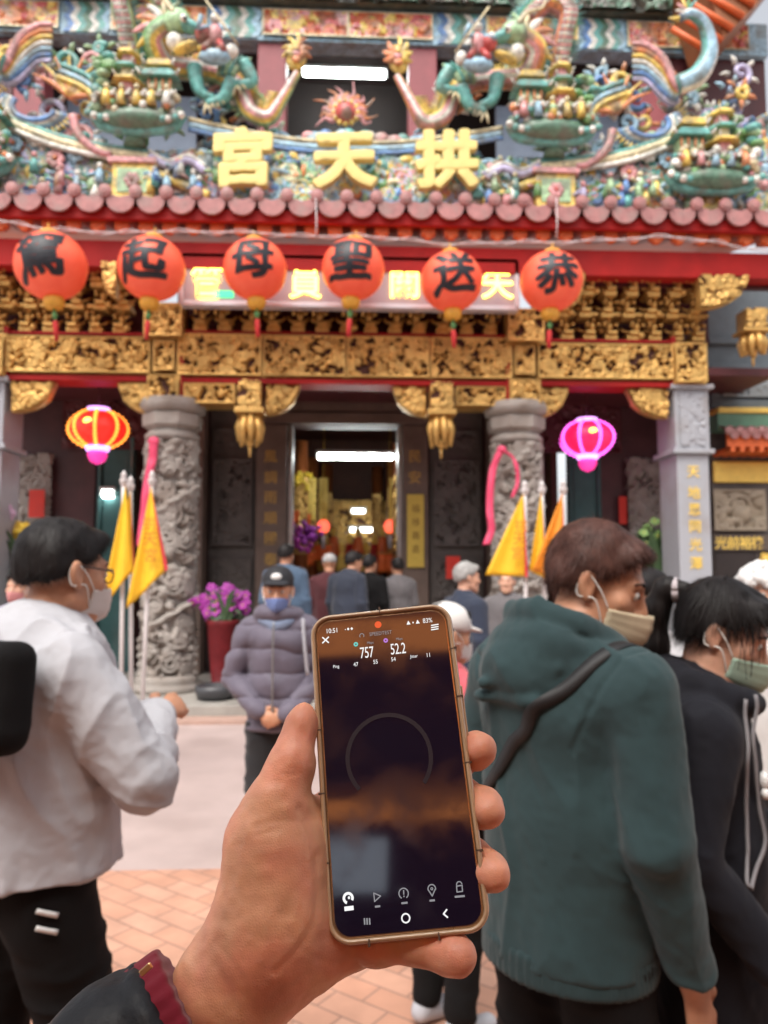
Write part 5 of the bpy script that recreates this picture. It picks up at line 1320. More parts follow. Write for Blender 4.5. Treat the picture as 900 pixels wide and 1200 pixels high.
def person(label, pos, face, J, head=(0, 0, 0), skin=SKIN, h=.007, shoes=SHOE, hands='LR', group=None, hk=1., glasses=False, details=True, fing=None, shoe_lift=0):
    """face = heading in degrees clockwise from +Y; head = (turn to own right, nod down, tilt) in degrees"""
    k = J['k']; s = Solid(h)
    RH = np.array(Euler((R(-head[1]), R(head[2]), R(-head[0])), 'XYZ').to_matrix()) if True else None
    RH = rotm(0, 0, -head[0]) @ rotm(-head[1], 0, 0) @ rotm(0, head[2], 0)
    HC = J['head']; q = hk*k
    hp = lambda x, y, z: HC+RH @ (np.array([x, y, z])*q)
    # head
    s.ell(hp(0, -.015, .035), np.array([.074, .094, .085])*q, RH, .01)
    s.ell(hp(0, .030, -.035), np.array([.058, .062, .078])*q, RH, .03)
    s.cone(hp(0, .066, -.095), hp(0, .060, -.095), .022*q, .022*q, .03)
    for sx in (-1, 1):
        s.cone(hp(sx*.052, .0, -.065), hp(sx*.018, .066, -.098), .018*q, .016*q, .03)
        s.ell(hp(sx*.043, .060, -.022), np.array([.022, .018, .02])*q, RH, .025)
    s.cone(hp(-.036, .078, .022), hp(.036, .078, .022), .013*q, None, .02)
    for sx in (-1, 1): s.ell(hp(sx*.032, .092, .002), np.array([.017, .014, .012])*q, RH, .012, '-')
    if details:
        for sx in (-1, 1): s.ell(hp(sx*.032, .076, .002), np.array([.014, .012, .011])*q, RH, .003)
    s.cone(hp(0, .086, .008), hp(0, .106, -.032), .009*q, .013*q, .012)
    for sx in (-1, 1): s.ell(hp(sx*.012, .094, -.036), np.array([.009, .010, .008])*q, RH, .008)
    s.cone(hp(-.018, .086, -.062), hp(.018, .086, -.062), .0075*q, None, .008); s.cone(hp(-.014, .085, -.073), hp(.014, .085, -.073), .008*q, None, .008)
    for sx in (-1, 1):
        E = RH @ rotm(12, 0, sx*22)
        s.ell(hp(sx*.079, -.012, -.006), np.array([.011, .020, .033])*q, E, .006); s.ell(hp(sx*.090, -.004, -.002), np.array([.008, .011, .020])*q, E, .006, '-')
        s.ell(hp(sx*.078, -.004, -.032), np.array([.008, .010, .010])*q, E, .006)
    # neck, trunk, limbs
    s.cone(J['neck']+np.array([0, 0, -.02]), hp(0, -.022, -.055), .058*k, .052*k, .02)
    s.cone(J['shL']+np.array([.01, 0, -.012]), J['shR']+np.array([-.01, 0, -.012]), .044*k, None, .05); s.cone(J['neck']+np.array([0, 0, -.03]), J['chest'], .07*k, .11*k, .05, flat=((0, 1, 0), .75))
    s.ell(J['chest'], np.array([.155, .105, .17])*k, None, .05); s.cone(J['chest'], J['pel'], .125*k, .135*k, .05, flat=((0, 1, 0), .78))
    for a in 'LR':
        s.cone(J['sh'+a], J['el'+a], .046*k, .036*k, .03); s.cone(J['el'+a], J['wr'+a], .036*k, .025*k, .02)
        s.cone(J['hip'+a], J['knee'+a], .080*k, .052*k, .04); s.cone(J['knee'+a], J['ank'+a], .050*k, .034*k, .02)
        s.cone(J['ank'+a], J['ank'+a]+np.array([0, .13, -.045])*k, .034*k, .024*k, .02)
        if a in hands:
            d = nrm(J['wr'+a]-J['el'+a]); sg = 1 if a == 'R' else -1
            dd, pn, cu = (fing or {}).get(a, (d, (-sg, 0, 0), .5))   # finger direction, palm normal, curl
            dd = nrm(dd); pn = nrm(np.array(pn)-dd*np.dot(pn, dd)); sd = np.cross(dd, pn)*sg   # towards the thumb
            W = J['wr'+a]; s.cone(W, W+dd*.075*k, .024*k, .034*k, .02, flat=(pn, .5))
            for f_, (o_, l_) in enumerate(((.028, .075), (.010, .084), (-.009, .078), (-.026, .062))):
                b0 = W+dd*.082*k+sd*o_*k; p_ = b0; an = 0
                for seg, r_ in ((.45, .0098), (.32, .0088), (.25, .0078)):
                    an += cu*(.55 if seg == .45 else .9); n_ = p_+(dd*math.cos(an)+pn*math.sin(an))*l_*seg*k; s.cone(p_, n_, r_*k, r_*k*.93, .004); p_ = n_
            t0 = W+dd*.03*k+sd*.022*k; t1 = t0+(dd*.6+sd*.6+pn*.35)*.045*k; t2 = t1+(dd*.9+sd*.15+pn*.45)*.035*k
            s.path([t0, t1, t2], [.015*k, .012*k, .009*k], .008)
    s.mesh(1)
    o = s.obj('person', skin); o.location = pos; o.rotation_euler = (0, 0, R(-face)); tag(o, label, 'person', group)
    if details:
        e = MB()
        for sx in (-1, 1): e.ell(hp(sx*.032, .081, .002), .0105*q, None, 10, 8, (.62, .6, .56)); e.ell(hp(sx*.032, .0885, .001), .0052*q, None, 8, 6, (.015, .01, .008))
        e.build('eyes', mat('eyes', rough=.2, attr=True, var=0), o)
        e = MB()
        for sx in (-1, 1): e.tube(spline([hp(sx*.014, .090, .024), hp(sx*.034, .091, .030), hp(sx*.054, .076, .024)], 4), np.linspace(.0035, .002, 9), 6)
        e.build('eyebrows', HAIRB, o)
    for a in 'LR':
        A = J['ank'+a]; sh = Solid(max(h, .007)); t = A+np.array([0, .15, -.05])*k
        sh.cone(A+np.array([0, -.035, -.035])*k, t, .042*k, .040*k, .02, flat=((0, 0, 1), .9)); sh.cone(A+np.array([0, -.01, .0]), A+np.array([0, .05, -.03]), .045*k, .04*k, .03)
        sh.cut((0, 0, A[2]-.083*k), (0, 0, -1)); sh.mesh(1); sh.obj('shoe', shoes, o)
    o['_'] = 0; del o['_']
    return o, hp, RH, q
def trousers(o, J, m, wide=1., h=.009, top=.98, seed=2, hem=.06):
    k = J['k']; s = Solid(h)
    s.cone(J['pel']+np.array([0, 0, .05*k]), J['pel']-np.array([0, 0, .03*k]), .145*k, .150*k, .03, flat=((0, 1, 0), .80))
    for a in 'LR':
        s.cone(J['hip'+a]+np.array([0, 0, -.04]), J['knee'+a], .093*k*wide, .074*k*wide, .05); s.cone(J['knee'+a], J['ank'+a]+np.array([0, 0, hem-.03]), .074*k*wide, .058*k*wide, .03)
    s.cut(J['pel']+np.array([0, 0, top*k-.94*k+.02]), (0, 0, 1)); s.mesh(1).displace(wrinkles(.008, (7, 7, 15), seed)); return s.obj('trousers', m, o)
def jacket(o, J, m, name='jacket', bulk=1., sl=1., hem=.86, h=.008, seed=3, amp=.007, extra=None, f=(8, 8, 20), collar=True, cuff=True, depth=.72):
    k = J['k']; s = Solid(h); hz = hem*k; b = bulk
    lo = np.array([J['pel'][0], J['pel'][1], hz-.03]); 
    s.cone(J['chest']+np.array([0, 0, .02]), J['waist'], .178*k*b, .172*k*b, .06, flat=((0, 1, 0), depth)); s.cone(J['waist'], lo, .172*k*b, .188*k*b, .06, flat=((0, 1, 0), depth+.04))
    s.ell(J['chest']+np.array([0, -.01, .04*k]), np.array([.178, .128, .15])*k*b, None, .05)
    s.cone(J['shL']+np.array([.02, 0, -.012]), J['shR']+np.array([-.02, 0, -.012]), .073*k, None, .06); s.cone(J['neck']+np.array([0, -.005, -.015]), J['chest'], .078*k, .11*k, .05)
    for a in 'LR':
        n = nrm(J['wr'+a]-J['el'+a]); s.cone(J['sh'+a]+np.array([0, 0, -.02]), J['el'+a], .073*k*sl, .060*k*sl, .022); s.cone(J['el'+a], J['wr'+a]-n*.01, .060*k*sl, .045*k*sl, .012)
        if cuff: s.cone(J['wr'+a]-n*.03, J['wr'+a]+n*.01, .040*k*sl, .037*k*sl, .008)
    if collar: 
        for t in np.linspace(0, 2*math.pi, 11): s.ell(J['neck']+np.array([.068*k*math.cos(t), .062*k*math.sin(t)+.008, .022-.016*math.sin(t)]), .021*k, None, .02)
    if extra: extra(s)
    s.cut((0, 0, hz), (0, 0, -1)); s.mesh(1)
    if amp: s.displace(folds(J, amp, seed))
    return s.obj(name, m, o)
def hair(o, hp, RH, q, m, seed=1, back=-.055, front=.035, side=-.01, vol=1., strands=1500, length=.035, h=.005, fringe=True, lw=.0011, name='hair', messy=.24):
    """cap of hair with strands; back / side / front = heights where it ends"""
    s = Solid(h)
    s.ell(hp(0, -.018, .040), np.array([.083*vol, .104*vol, .091*vol])*q, RH, .02)
    s.ell(hp(0, -.045, .0), np.array([.076, .068, .075])*q, RH, .03)
    if fringe: s.cone(hp(-.035, .062, .078), hp(.035, .062, .078), .028*q, None, .03)
    n = lambda v: RH @ np.array(v, float)
    s.cut(hp(0, .05, front), n((0, .75, -.66)), .015)
    s.cut(hp(0, 0, side), n((0, .35, -.94)), .015) if side is not None else None
    s.cut(hp(0, -.1, back), n((0, 0, -1)), .015)
    for sx in (-1, 1): s.ell(hp(sx*.088, .006, -.012), np.array([.03, .024, .034])*q, RH, .012, '-')
    s.mesh(1); s.displace(lambda V, N: .0018*vnoise(V*np.array([80, 80, 30]), seed)+.005*vnoise(V*22, seed+1))
    N = s.normals(); g = np.random.default_rng(seed); b = MB(); ids = g.integers(0, len(s.V), strands)
    crown = hp(0, -.05, .12); inv = RH.T; V = []; F = []
    for i in ids:
        p = s.V[i]; n_ = N[i]; l = inv @ (p-crown); d = RH @ nrm(np.array([l[0]*1.2, l[1]*1.0, -abs(l[2])*.9-.03])); d = nrm(d+messy*g.normal(size=3)); d = nrm(d-n_*np.dot(d, n_)+n_*g.uniform(.05, .32))
        w = nrm(np.cross(d, n_))*lw*g.uniform(.6, 1.5); L = length*g.uniform(.5, 1.3)*q; p = p-n_*.002; base = len(V)
        for t in (0, .35, .7, 1):
            c = p+d*L*t-n_*L*.22*t*t+RH @ np.array([0, 0, -.12])*L*t*t; ww = w*(1-t*.85); V += [c-ww, c+ww]
        F += [(base+2*j, base+2*j+1, base+2*j+3, base+2*j+2) for j in range(3)]
    me_v = np.array(V); b.add(s.V, [tuple(f) for f in s.F], None, True); b.add(me_v, F, None, True)
    return b.build(name, m, o, fix=False)
def mask(o, hp, RH, q, m, sag=0.):
    X, Z = np.meshgrid(np.linspace(-1, 1, 21), np.linspace(0, 1, 13), indexing='ij'); G = np.zeros((21, 13, 3))
    for i in range(21):
        for j in range(13):
            u, v = X[i, j], Z[i, j]; w = .070+.004*math.sin(v*3.1); a = u*1.18
            zc_ = -.022-.092*v-.006*(1-abs(u)); rad = .074+.036*(1-abs(u))**1.3*(1-1.2*(v-.35)**2); y = rad*math.cos(a)*1.10+.012; x = math.sin(a)*.074*(1-.20*v)
            y += .001*math.sin(v*25); 
            if v > .75: y -= (v-.75)*.09
            G[i, j] = hp(x, y, zc_-abs(u)*(.5-v)*.035)
    b = MB(); b.grid(G); k = b.build('face_mask', m, o); md = k.modifiers.new('t', 'SOLIDIFY'); md.thickness = .003
    e = MB()
    for sx in (-1, 1):
        i = 20 if sx > 0 else 0
        for j, ez in ((0, .018), (9, -.034)): e.tube(spline([G[i, j], hp(sx*.081, .014, ez*.5-.014), hp(sx*.084, -.022, ez), hp(sx*.080, -.032, -.008)], 5), .0018, 5)
    e.build('ear_loop', mat('white_elastic', (.7, .68, .64), .6), k)
    return k
def ground_at(px, Y): return (atx(px, Y), Y, 0.0)

# --- man in a dark green hooded top, seen from behind at the right
TEALC = cloth('dark_teal_fleece', (.027, .053, .057), .92, .16, 420, .12); BLK = cloth('black_cloth', (.006, .0055, .006), .95, .2, 300, 0)
J = skeleton(1.77, head=(.02, .105, 1.575), neck=(0, .02, 1.45), chest=(0, .0, 1.28), shR=(.185, .0, 1.385), shL=(-.185, .0, 1.385), elR=(.232, -.02, 1.09), wrR=(.235, .08, .82), elL=(-.25, .02, 1.10), wrL=(-.20, .22, .98))
o, hp, RH, q = person('man in a dark green hooded sweatshirt and face mask, looking down, seen from behind', ground_at(657, 1.66), 55, J, (60, 20, 0), h=.005, fing={'R': ((.06, .25, -.97), (-1, .2, 0), .45)})
trousers(o, J, BLK, 1.05, .008, .80)
def hood(s):
    s.ell((0, -.090, 1.435), (.108, .075, .078), rotm(20, 0, 0), .03); s.ell((-.01, -.130, 1.385), (.092, .050, .070), rotm(22, 0, 0), .025)
    for t in np.linspace(-2.35, 2.35, 23):
        s.ell((.104*math.sin(t)*(1-.12*math.cos(t)), .012-.108*math.cos(t), 1.462+.058*math.cos(t)), .023+.006*math.cos(t), None, .018)
    for t in np.linspace(-1.5, 1.5, 15):
        s.ell((.115*math.sin(t), -.02-.112*math.cos(t), 1.425+.040*math.cos(t)), .021, None, .012)
    s.ell((0, -.030, 1.53), (.078, .072, .055), rotm(28, 0, 0), .02, '-')
    for (p_, q_, r_) in (((.09, -.12, 1.41), (-.06, -.18, 1.37), .012), ((-.11, -.125, 1.43), (.0, -.175, 1.41), .012), ((.06, -.155, 1.345), (-.09, -.165, 1.34), .012)): s.cone(p_, q_, r_, r_*.7, .012)
jk = jacket(o, J, TEALC, 'hooded_sweatshirt', .99, 1.02, .80, .0055, 5, .0085, hood, (6, 6, 14), False, True, .80)
rib_ = Solid(.005); rib_.cone((0, .0, 1.1), (0, 0, .5), .176, .206, .01, flat=((0, 1, 0), .85)); rib_.cut((0, 0, .792), (0, 0, -1), .012); rib_.cut((0, 0, .855), (0, 0, 1), .012); rib_.mesh(1).displace(lambda V, N: .0016*np.sin(np.arctan2(V[:, 1], V[:, 0])*150)+.005*vnoise(V*9, 3)); rib_.obj('ribbed_hem', cloth('dark_teal_rib', (.022, .043, .046), .9, .1, 600), o)
hair(o, hp, RH, q, HAIRR, 4, -.062, .05, -.004, 1.04, 9000, .030, .004, True, .0007, 'hair', .34)
mask(o, hp, RH, q, mat('cream_mask', (.62, .52, .36), .8, 0, .06, 30))
# diagonal strap of his bag
def on_torso(J, pts, off, k, dep=.74, bulk=1.06):
    out = []
    for a, z in pts:   # a: degrees from own front, to own right positive
        t = np.clip((z-.86)/(1.40-.86), 0, 1); r = (.186-.01*t)*k*bulk+off; 
        sh = 1-max(0, (z-1.30))*1.1; out.append((r*math.sin(R(a))*sh, r*dep*math.cos(R(a))*sh+J['chest'][1]*t, z))
    return out
def strap(o, P, w, m, name='bag_strap', th=.004, axis=(0, 0, 0)):
    P = spline(P, 8); T = np.gradient(P, axis=0); G = []
    for i, p in enumerate(P):
        n = nrm(np.array([p[0]-axis[0], p[1]-axis[1], .0])+np.array([0, 0, .25 if p[2] > 1.38 else 0])); s_ = nrm(np.cross(T[i], n)); G.append([p-s_*w/2, p+n*.004, p+s_*w/2])
    b = MB(); b.grid(np.array(G)); k = b.build(name, m, o); k.modifiers.new('t', 'SOLIDIFY').thickness = th; return k
STR = mat('black_webbing', (.012, .012, .013), .6, 0, .2, 80)
_P, _M = snap(jk, spline([(.15, .10, 1.40), (.155, .02, 1.44), (.14, -.07, 1.42), (.09, -.16, 1.345), (.02, -.20, 1.27), (-.07, -.19, 1.19), (-.15, -.14, 1.11), (-.20, -.02, 1.03)], 7))
_T = np.gradient(_P, axis=0); _G = [[p-nrm(np.cross(t, n))*.014, p+n*.0005, p+nrm(np.cross(t, n))*.014] for p, t, n in zip(_P, _T, _M)]; _m = MB(); _m.grid(np.array(_G)); _m.build('bag_strap', STR, o).modifiers.new('t', 'SOLIDIFY').thickness = .0025

# --- man in a white sweatshirt walking past at the left
WHT = cloth('white_sweatshirt', (.47, .47, .50), .88, .06, 350, .05)
J = skeleton(1.77, head=(.0, .055, 1.60), neck=(0, -.0, 1.46), elR=(.28, .13, 1.14), wrR=(.05, .28, 1.225), shR=(.19, .0, 1.39), shL=(-.19, -.02, 1.39), elL=(-.25, -.10, 1.12), wrL=(-.2, .05, .95), kneeR=(.10, .10, .50), kneeL=(-.10, -.06, .49), ankL=(-.10, -.28, .14), ankR=(.10, .12, .085))
o, hp, RH, q = person('man in a white sweatshirt and glasses walking past at the left, facing right', ground_at(49, 1.90), 48, J, (-6, 6, 0), h=.005, fing={'R': ((-.35, .85, .2), (-.6, -.3, -.6), .7)})
trousers(o, J, BLK, 1.12, .008, .90)
jacket(o, J, WHT, 'sweatshirt', 1.14, 1.16, .90, .0055, 15, .011, None, (5, 5, 13), True, True, .86)
hair(o, hp, RH, q, HAIRB, 7, -.055, .05, 0, 1.0, 8000, .024, .004, True, .0007, 'hair', .34)
gl = MB()
for sx in (-1, 1):
    gl.tube(spline([hp(sx*.056, .094, .008), hp(sx*.072, .07, .010), hp(sx*.082, .0, .012), hp(sx*.082, -.02, .004)], 5), .0022, 6)
    gl.tube(np.array([hp(sx*.034+.023*math.cos(t), .100-.004*abs(math.cos(t)), .0+.017*math.sin(t)) for t in np.linspace(0, 2*math.pi, 21)]), .0018, 6)
gl.tube(np.array([hp(-.012, .102, .004), hp(.012, .102, .004)]), .002, 6); gl.build('glasses', mat('black_frame', (.015, .015, .018), .3), o)
mask(o, hp, RH, q, mat('pale_mask', (.60, .55, .52), .8, 0, .05))
st = MB()
for dz in (0, .035): 
    P = np.array([(.196*math.sin(R(a))*1.03, .16*math.cos(R(a))*1.03, .870-dz+.0012*(a-100)) for a in range(96, 113, 3)]); st.tube(P, .006, 5, sq=.3)
st.build('white_piping', WHITEP, o)
# black sling bag on his back
bg = Solid(.006); bg.box((.15, -.19, 1.345), (.15, .05, .115), rotm(-4, 0, 18), .04, .02); bg.mesh(2).displace(wrinkles(.004, (6, 6, 9), 4)); bago = bg.obj('sling_bag', BLK, None)
bago.location = o.location; bago.rotation_euler = o.rotation_euler; tag(bago, 'black sling bag on the back of the man in white', 'bag')
pz = MB(); pz.box((.135, -.243, 1.375), (.11, .003, .004), rotm(0, 0, 18)); pz.build('zip', mat('zip_metal', (.3, .3, .3), .4, .8), bago)
bs_ = MB(); P = spline([(-.06, -.22, 1.42), (-.10, -.14, 1.46), (-.10, .0, 1.475), (-.06, .13, 1.36)], 6); bs_.tube(P, .014, 6, sq=.4); bs_.build('strap', STR, bago)

# --- woman with a ponytail at the right
NAVY = cloth('black_navy_cotton', (.0095, .010, .015), .85, .18, 380, .03)
J = skeleton(1.59, head=(.0, .062, 1.462), neck=(0, .010, 1.345))
J['elR'] = np.array((.215, -.06, 1.03)); J['wrR'] = np.array((.20, .09, .83)); J['elL'] = np.array((-.22, .05, 1.03)); J['wrL'] = np.array((-.14, .24, .95))
o, hp, RH, q = person('woman in black with a ponytail and a pale green mask looking down at the right', ground_at(812, 1.74), 104, J, (18, 22, 0), SKIN2, .005, fing={'R': ((-.1, .5, -.85), (-1, .1, 0), .5), 'L': ((.4, .9, .1), (.6, 0, -.7), .6)})
trousers(o, J, BLK, 1.25, .008, .72)
def hood2(s):
    s.ell((0, -.07, 1.335), (.12, .07, .06), rotm(20, 0, 0), .03)
    for t in np.linspace(.3, math.pi*2-.3, 15): s.ell((.105*math.sin(t), .02+.095*-math.cos(t), 1.345+.035*math.cos(t)), .026, None, .025)
jw = jacket(o, J, NAVY, 'hooded_jacket', .98, 1.02, .70, .006, 25, .008, hood2, (6, 6, 14), False, True, .80)
hr = hair(o, hp, RH, q, HAIRB, 9, -.045, .045, -.012, 1.03, 6000, .05, .004, True, .0006, 'hair', .08)
pt = Solid(.005); base = hp(0, -.118, .062); dn = np.array([0, 0, -1.0]); bk_ = RH @ np.array([0, -1.0, 0]); bk_[2] = 0; bk_ = nrm(bk_)
P = [base, base+bk_*.042-dn*.004, base+bk_*.070+dn*.05, base+bk_*.072+dn*.13, base+bk_*.060+dn*.21, base+bk_*.05+dn*.265]
pt.path(P, [.022, .024, .029, .030, .024, .007], .02); pt.mesh(1).displace(lambda V, N: .003*vnoise(V*np.array([90, 90, 14]), 3)+.003*vnoise(V*np.array([40, 40, 9]), 4)); pt.obj('ponytail', HAIRB, o)
sc = MB(); sc.tube(np.array([base+bk_*.02+np.array([0, 0, 0])+.024*(math.cos(t)*nrm(np.cross(bk_, dn))+math.sin(t)*np.array([0, 0, 1])) for t in np.linspace(0, 2*math.pi, 16)]), .008, 7); sc.build('hair_tie', mat('pale_hair_tie', (.5, .45, .47), .7), o)
fr_ = MB(); g = np.random.default_rng(5)
for sx in (-1, 1):
    for k in range(14):
        a = hp(sx*g.uniform(.05, .08), g.uniform(.02, .07), g.uniform(.03, .08)); e = a+np.array([g.normal()*.01, g.normal()*.01, -g.uniform(.05, .12)]); P = spline([a, (a+e)/2+RH @ np.array([sx*.006, .004, 0]), e], 4); fr_.tube(P, np.linspace(.0012, .0005, 9), 4)
fr_.build('loose_strands', HAIRB, o)
mask(o, hp, RH, q, mat('pale_green_mask', (.36, .50, .40), .8, 0, .05))
CORD = mat('grey_cord', (.22, .21, .22), .7)
co = MB()
for q_ in ([(.09, .09, 1.33), (.14, .12, 1.24), (.16, .13, 1.14), (.15, .13, 1.05), (.20, .06, .98)], [(.10, .06, 1.33), (.165, .09, 1.22), (.185, .095, 1.12), (.19, .07, 1.04), (.20, .05, .98)]): Q_, _ = snap(jw, spline(q_, 8), .006); co.tube(Q_, .0042, 6)
co.build('lanyard', CORD, o)
bd = MB(); _q, _ = snap(jw, [(.12, .16, 1.16)], .004); _o = _q[0]-np.array([.12, .15, 1.17])
bd.ell(np.array((.12, .15, 1.17))+_o, (.016, .012, .02), None, 10, 8); bd.ell(np.array((.115, .152, 1.145))+_o, (.011, .01, .012), None, 8, 6); bd.ell(np.array((.128, .15, 1.145))+_o, (.011, .01, .012), None, 8, 6); bd.build('white_badge', WHITEP, o)

# --- man in a cap and puffer jacket facing the camera
PUF = cloth('mauve_grey_puffer', (.125, .110, .145), .6, .12, 200, .1); DKT = cloth('charcoal_trousers', (.018, .018, .02), .85)
J = skeleton(1.60, head=(0, .03, 1.495), elL=(-.25, -.01, 1.02), wrL=(-.075, .16, .845), elR=(.25, -.01, 1.02), wrR=(.085, .16, .86), kneeL=(-.09, .02, .45), kneeR=(.09, .03, .45))
o, hp, RH, q = person('short man in a black cap and mauve grey puffer jacket with hands clasped', ground_at(327, 4.35), 184, J, (-3, 4, 0), SKIN, .006, hk=1.08, fing={'L': ((.85, .25, -.35), (.2, -.9, -.2), .5), 'R': ((-.85, .3, -.4), (-.2, -.9, -.2), .55)})
trousers(o, J, DKT, 1.15, .009, .82)
def puff(s):
    s.ell((0, .01, 1.37), (.13, .10, .06), None, .03)
jk = jacket(o, J, PUF, 'puffer_jacket', .98, 1.08, .80, .007, 33, 0, puff, (6, 6, 14), True, True, .80)
me = jk.data; V = np.array([v.co[:] for v in me.vertices]); N_ = np.array([v.normal[:] for v in me.vertices]); ph_ = np.sin(V[:, 2]*2*math.pi/.26+vnoise(V*7, 3)*.8); V = V+N_*((np.abs(ph_)**.5)*.020-.010+vnoise(V*14, 8)*.008+vnoise(V*26, 9)*.003)[:, None]; me.vertices.foreach_set('co', V.ravel().astype(np.float32)); me.update()
z_ = MB(); z_.tube(spline([(0, .165, 1.33), (0, .178, 1.2), (0, .182, 1.0), (0, .18, .84)], 6), .006, 6); z_.build('zip', mat('zip_metal', (.3, .3, .3), .4, .8), o)
cp = Solid(.006); cp.ell(hp(0, -.008, .058), np.array([.088, .104, .082])*q, RH, .02); cp.cone(hp(-.04, .10, .048), hp(.04, .10, .048), .034*q, None, .02, flat=(RH @ np.array([0, 0.1, 1.]), .28)); cp.cut(hp(0, 0, .028), RH @ np.array([0, .0, -1.]), .006); cp.mesh(1); cap = cp.obj('cap', mat('black_cap', (.012, .012, .016), .7), o)
e = MB(); e.ell(hp(0, .085, .082), np.array([.03, .012, .022])*q, RH, 12, 8); e.build('cap_emblem', WHITEP, cap)
hair(o, hp, RH, q, HAIRB, 3, -.03, .04, .01, .98, 300, .02, .006, False)
mask(o, hp, RH, q, mat('blue_mask', (.14, .20, .42), .8, 0, .1))
sf = Solid(.007)
for t in np.linspace(0, 2*math.pi, 13): sf.ell((.085*math.cos(t), .075*math.sin(t)+.005, 1.335+.012*math.sin(3*t)-.02*math.sin(t)), .034, None, .03)
sf.mesh(1).displace(wrinkles(.006, (14, 14, 20), 6)); sf.obj('scarf', cloth('blue_grey_scarf', (.20, .25, .36), .9), o)
sl_ = MB(); sl_.tube(spline([(-.15, .10, 1.34), (-.165, .135, 1.2), (-.18, .12, 1.05)], 5), .03, 8, sq=.3); sl_.build('pale_strap', cloth('pale_grey_strap', (.42, .42, .46), .8), o)

# --- simple figures further back
def figure(label, px, Y, H, face, top, bottom, hairm=HAIRB, head=(0, 0, 0), bulk=1.1, z=0., cap=None, mk=None, skin=SKIN, group=None, hem=.84, J=None, h=.009, shoes=SHOE, hk=1.0):
    J = J or skeleton(H)
    o, hp, RH, q = person(label, (atx(px, Y), Y, z), face, J, head, skin, h, shoes, group=group, details=Y < 5, hk=hk)
    trousers(o, J, bottom, 1.1, .012, hem); jacket(o, J, top, 'jacket', bulk, 1.15, hem, .010, int(px), .009, None, (6, 6, 14))
    if hairm is not None: hair(o, hp, RH, q, hairm, int(px)+1, -.055, .045, -.002, 1.03, 500, .03, .008)
    if cap is not None:
        c = Solid(.007); c.ell(hp(0, -.01, .052), np.array([.092, .110, .088])*q, RH, .02); c.cone(hp(-.04, .11, .03), hp(.04, .11, .03), .036*q, None, .02, flat=(RH @ np.array([0, .2, 1.]), .28)); c.cut(hp(0, 0, .018), RH @ np.array([0, 0, -1.]), .006); c.mesh(1); c.obj('cap', cap, o)
    if mk is not None: mask(o, hp, RH, q, mk)
    return o, J, hp, RH, q
PINKJ = cloth('coral_pink_jacket', (.52, .09, .11), .8); WCAP = mat('white_cap', (.62, .60, .58), .7); BLUEJ = cloth('steel_blue_jacket', (.065, .105, .165), .8); MARJ = cloth('maroon_jacket', (.075, .02, .024), .85)
SLATE = cloth('slate_jacket', (.028, .034, .052), .8); GREYC = cloth('grey_coat', (.13, .12, .125), .85); NAVS = cloth('dark_navy_sweater', (.028, .036, .060), .85)
BKMASK = mat('dark_grey_mask', (.05, .05, .055), .8); PKMASK = mat('pink_mask', (.60, .25, .25), .8); WMASK = mat('white_mask', (.65, .64, .63), .8)
figure('person in a white cap and coral pink jacket half hidden behind the phone', 521, 2.80, 1.475, 55, PINKJ, BLK, HAIRB, (10, 6, 0), 1.0, cap=WCAP, mk=WMASK, shoes=SHOEW)
figure('man in a steel blue jacket seen from behind at the temple steps', 335, 8.75, 1.76, 10, BLUEJ, DKT, HAIRB, (10, 4, 0), 1.22, PZ)
figure('person in a maroon jacket and pale grey knitted hat seen from behind by the door', 386, 9.5, 1.66, 5, MARJ, DKT, None, (0, 4, 0), 1.15, PZ, cap=mat('pale_grey_knit', (.38, .37, .36), .9, 0, .2, 40))
Jl = skeleton(1.70); Jl['head'] = Jl['head']+np.array([0, .10, -.02]); Jl['neck'] = Jl['neck']+np.array([0, .05, 0]); Jl['chest'] = Jl['chest']+np.array([0, .03, 0])
figure('man in a slate grey jacket leaning towards the door, hands behind his back', 408, 8.9, 1.7, 38, SLATE, DKT, HAIRB, (25, 8, 0), 1.15, PZ, J=Jl)
figure('person all in black standing in the doorway right of the leaning man', 433, 9.6, 1.66, 30, BLK, BLK, HAIRB, (10, 0, 0), 1.05, PZ)
figure('person in a grey coat at the right door jamb above the phone', 466, 9.9, 1.62, -20, GREYC, DKT, HAIRB, (0, 5, 0), 1.15, PZ)
figure('short grey haired man in a dark navy sweater walking right behind the phone', 546, 6.1, 1.67, 62, NAVS, DKT, HAIRG, (18, 2, 0), 1.08, 0, skin=SKIN2)
figure('person in a pink mask and pale lilac jacket at the far left edge', 24, 5.6, 1.60, 188, cloth('pale_lilac_jacket', (.40, .38, .48), .85), DKT, HAIRB, (0, 0, 0), 1.1, mk=PKMASK, skin=SKIN2)
figure('person in a dark grey mask and light top between hooded man and ponytailed woman', 757, 2.7, 1.60, 235, cloth('light_grey_top', (.40, .39, .40), .85), DKT, HAIRB, (10, 8, 0), 1.0, mk=BKMASK, skin=SKIN2)
o, J_, hp, RH, q = figure('person in a fluffy white hat and white coat at the right edge', 893, 3.1, 1.62, 190, cloth('white_fleece', (.58, .57, .56), .9), DKT, None, (0, 0, 0), 1.15, mk=WMASK, skin=SKIN2)
fz = MB(); g = np.random.default_rng(8)
for k in range(150):
    d = nrm(g.normal(size=3)); d[2] = abs(d[2])*1.0-.1; fz.ell(hp(*(np.array([0, -.012, .05])+d*np.array([.095, .108, .085]))), g.uniform(.014, .026), None, 6, 5)
fz.build('fluffy_hat', mat('white_fluff', (.66, .65, .64), .95, 0, .1, 60, bump=.5, bscale=150), o)
for sx in (-1, 1):
    pass
figure('grey haired person in a dark coat far behind beside the right flags', 594, 7.4, 1.62, 200, GREYC, DKT, HAIRG, (0, 0, 0), 1.1, skin=SKIN2)
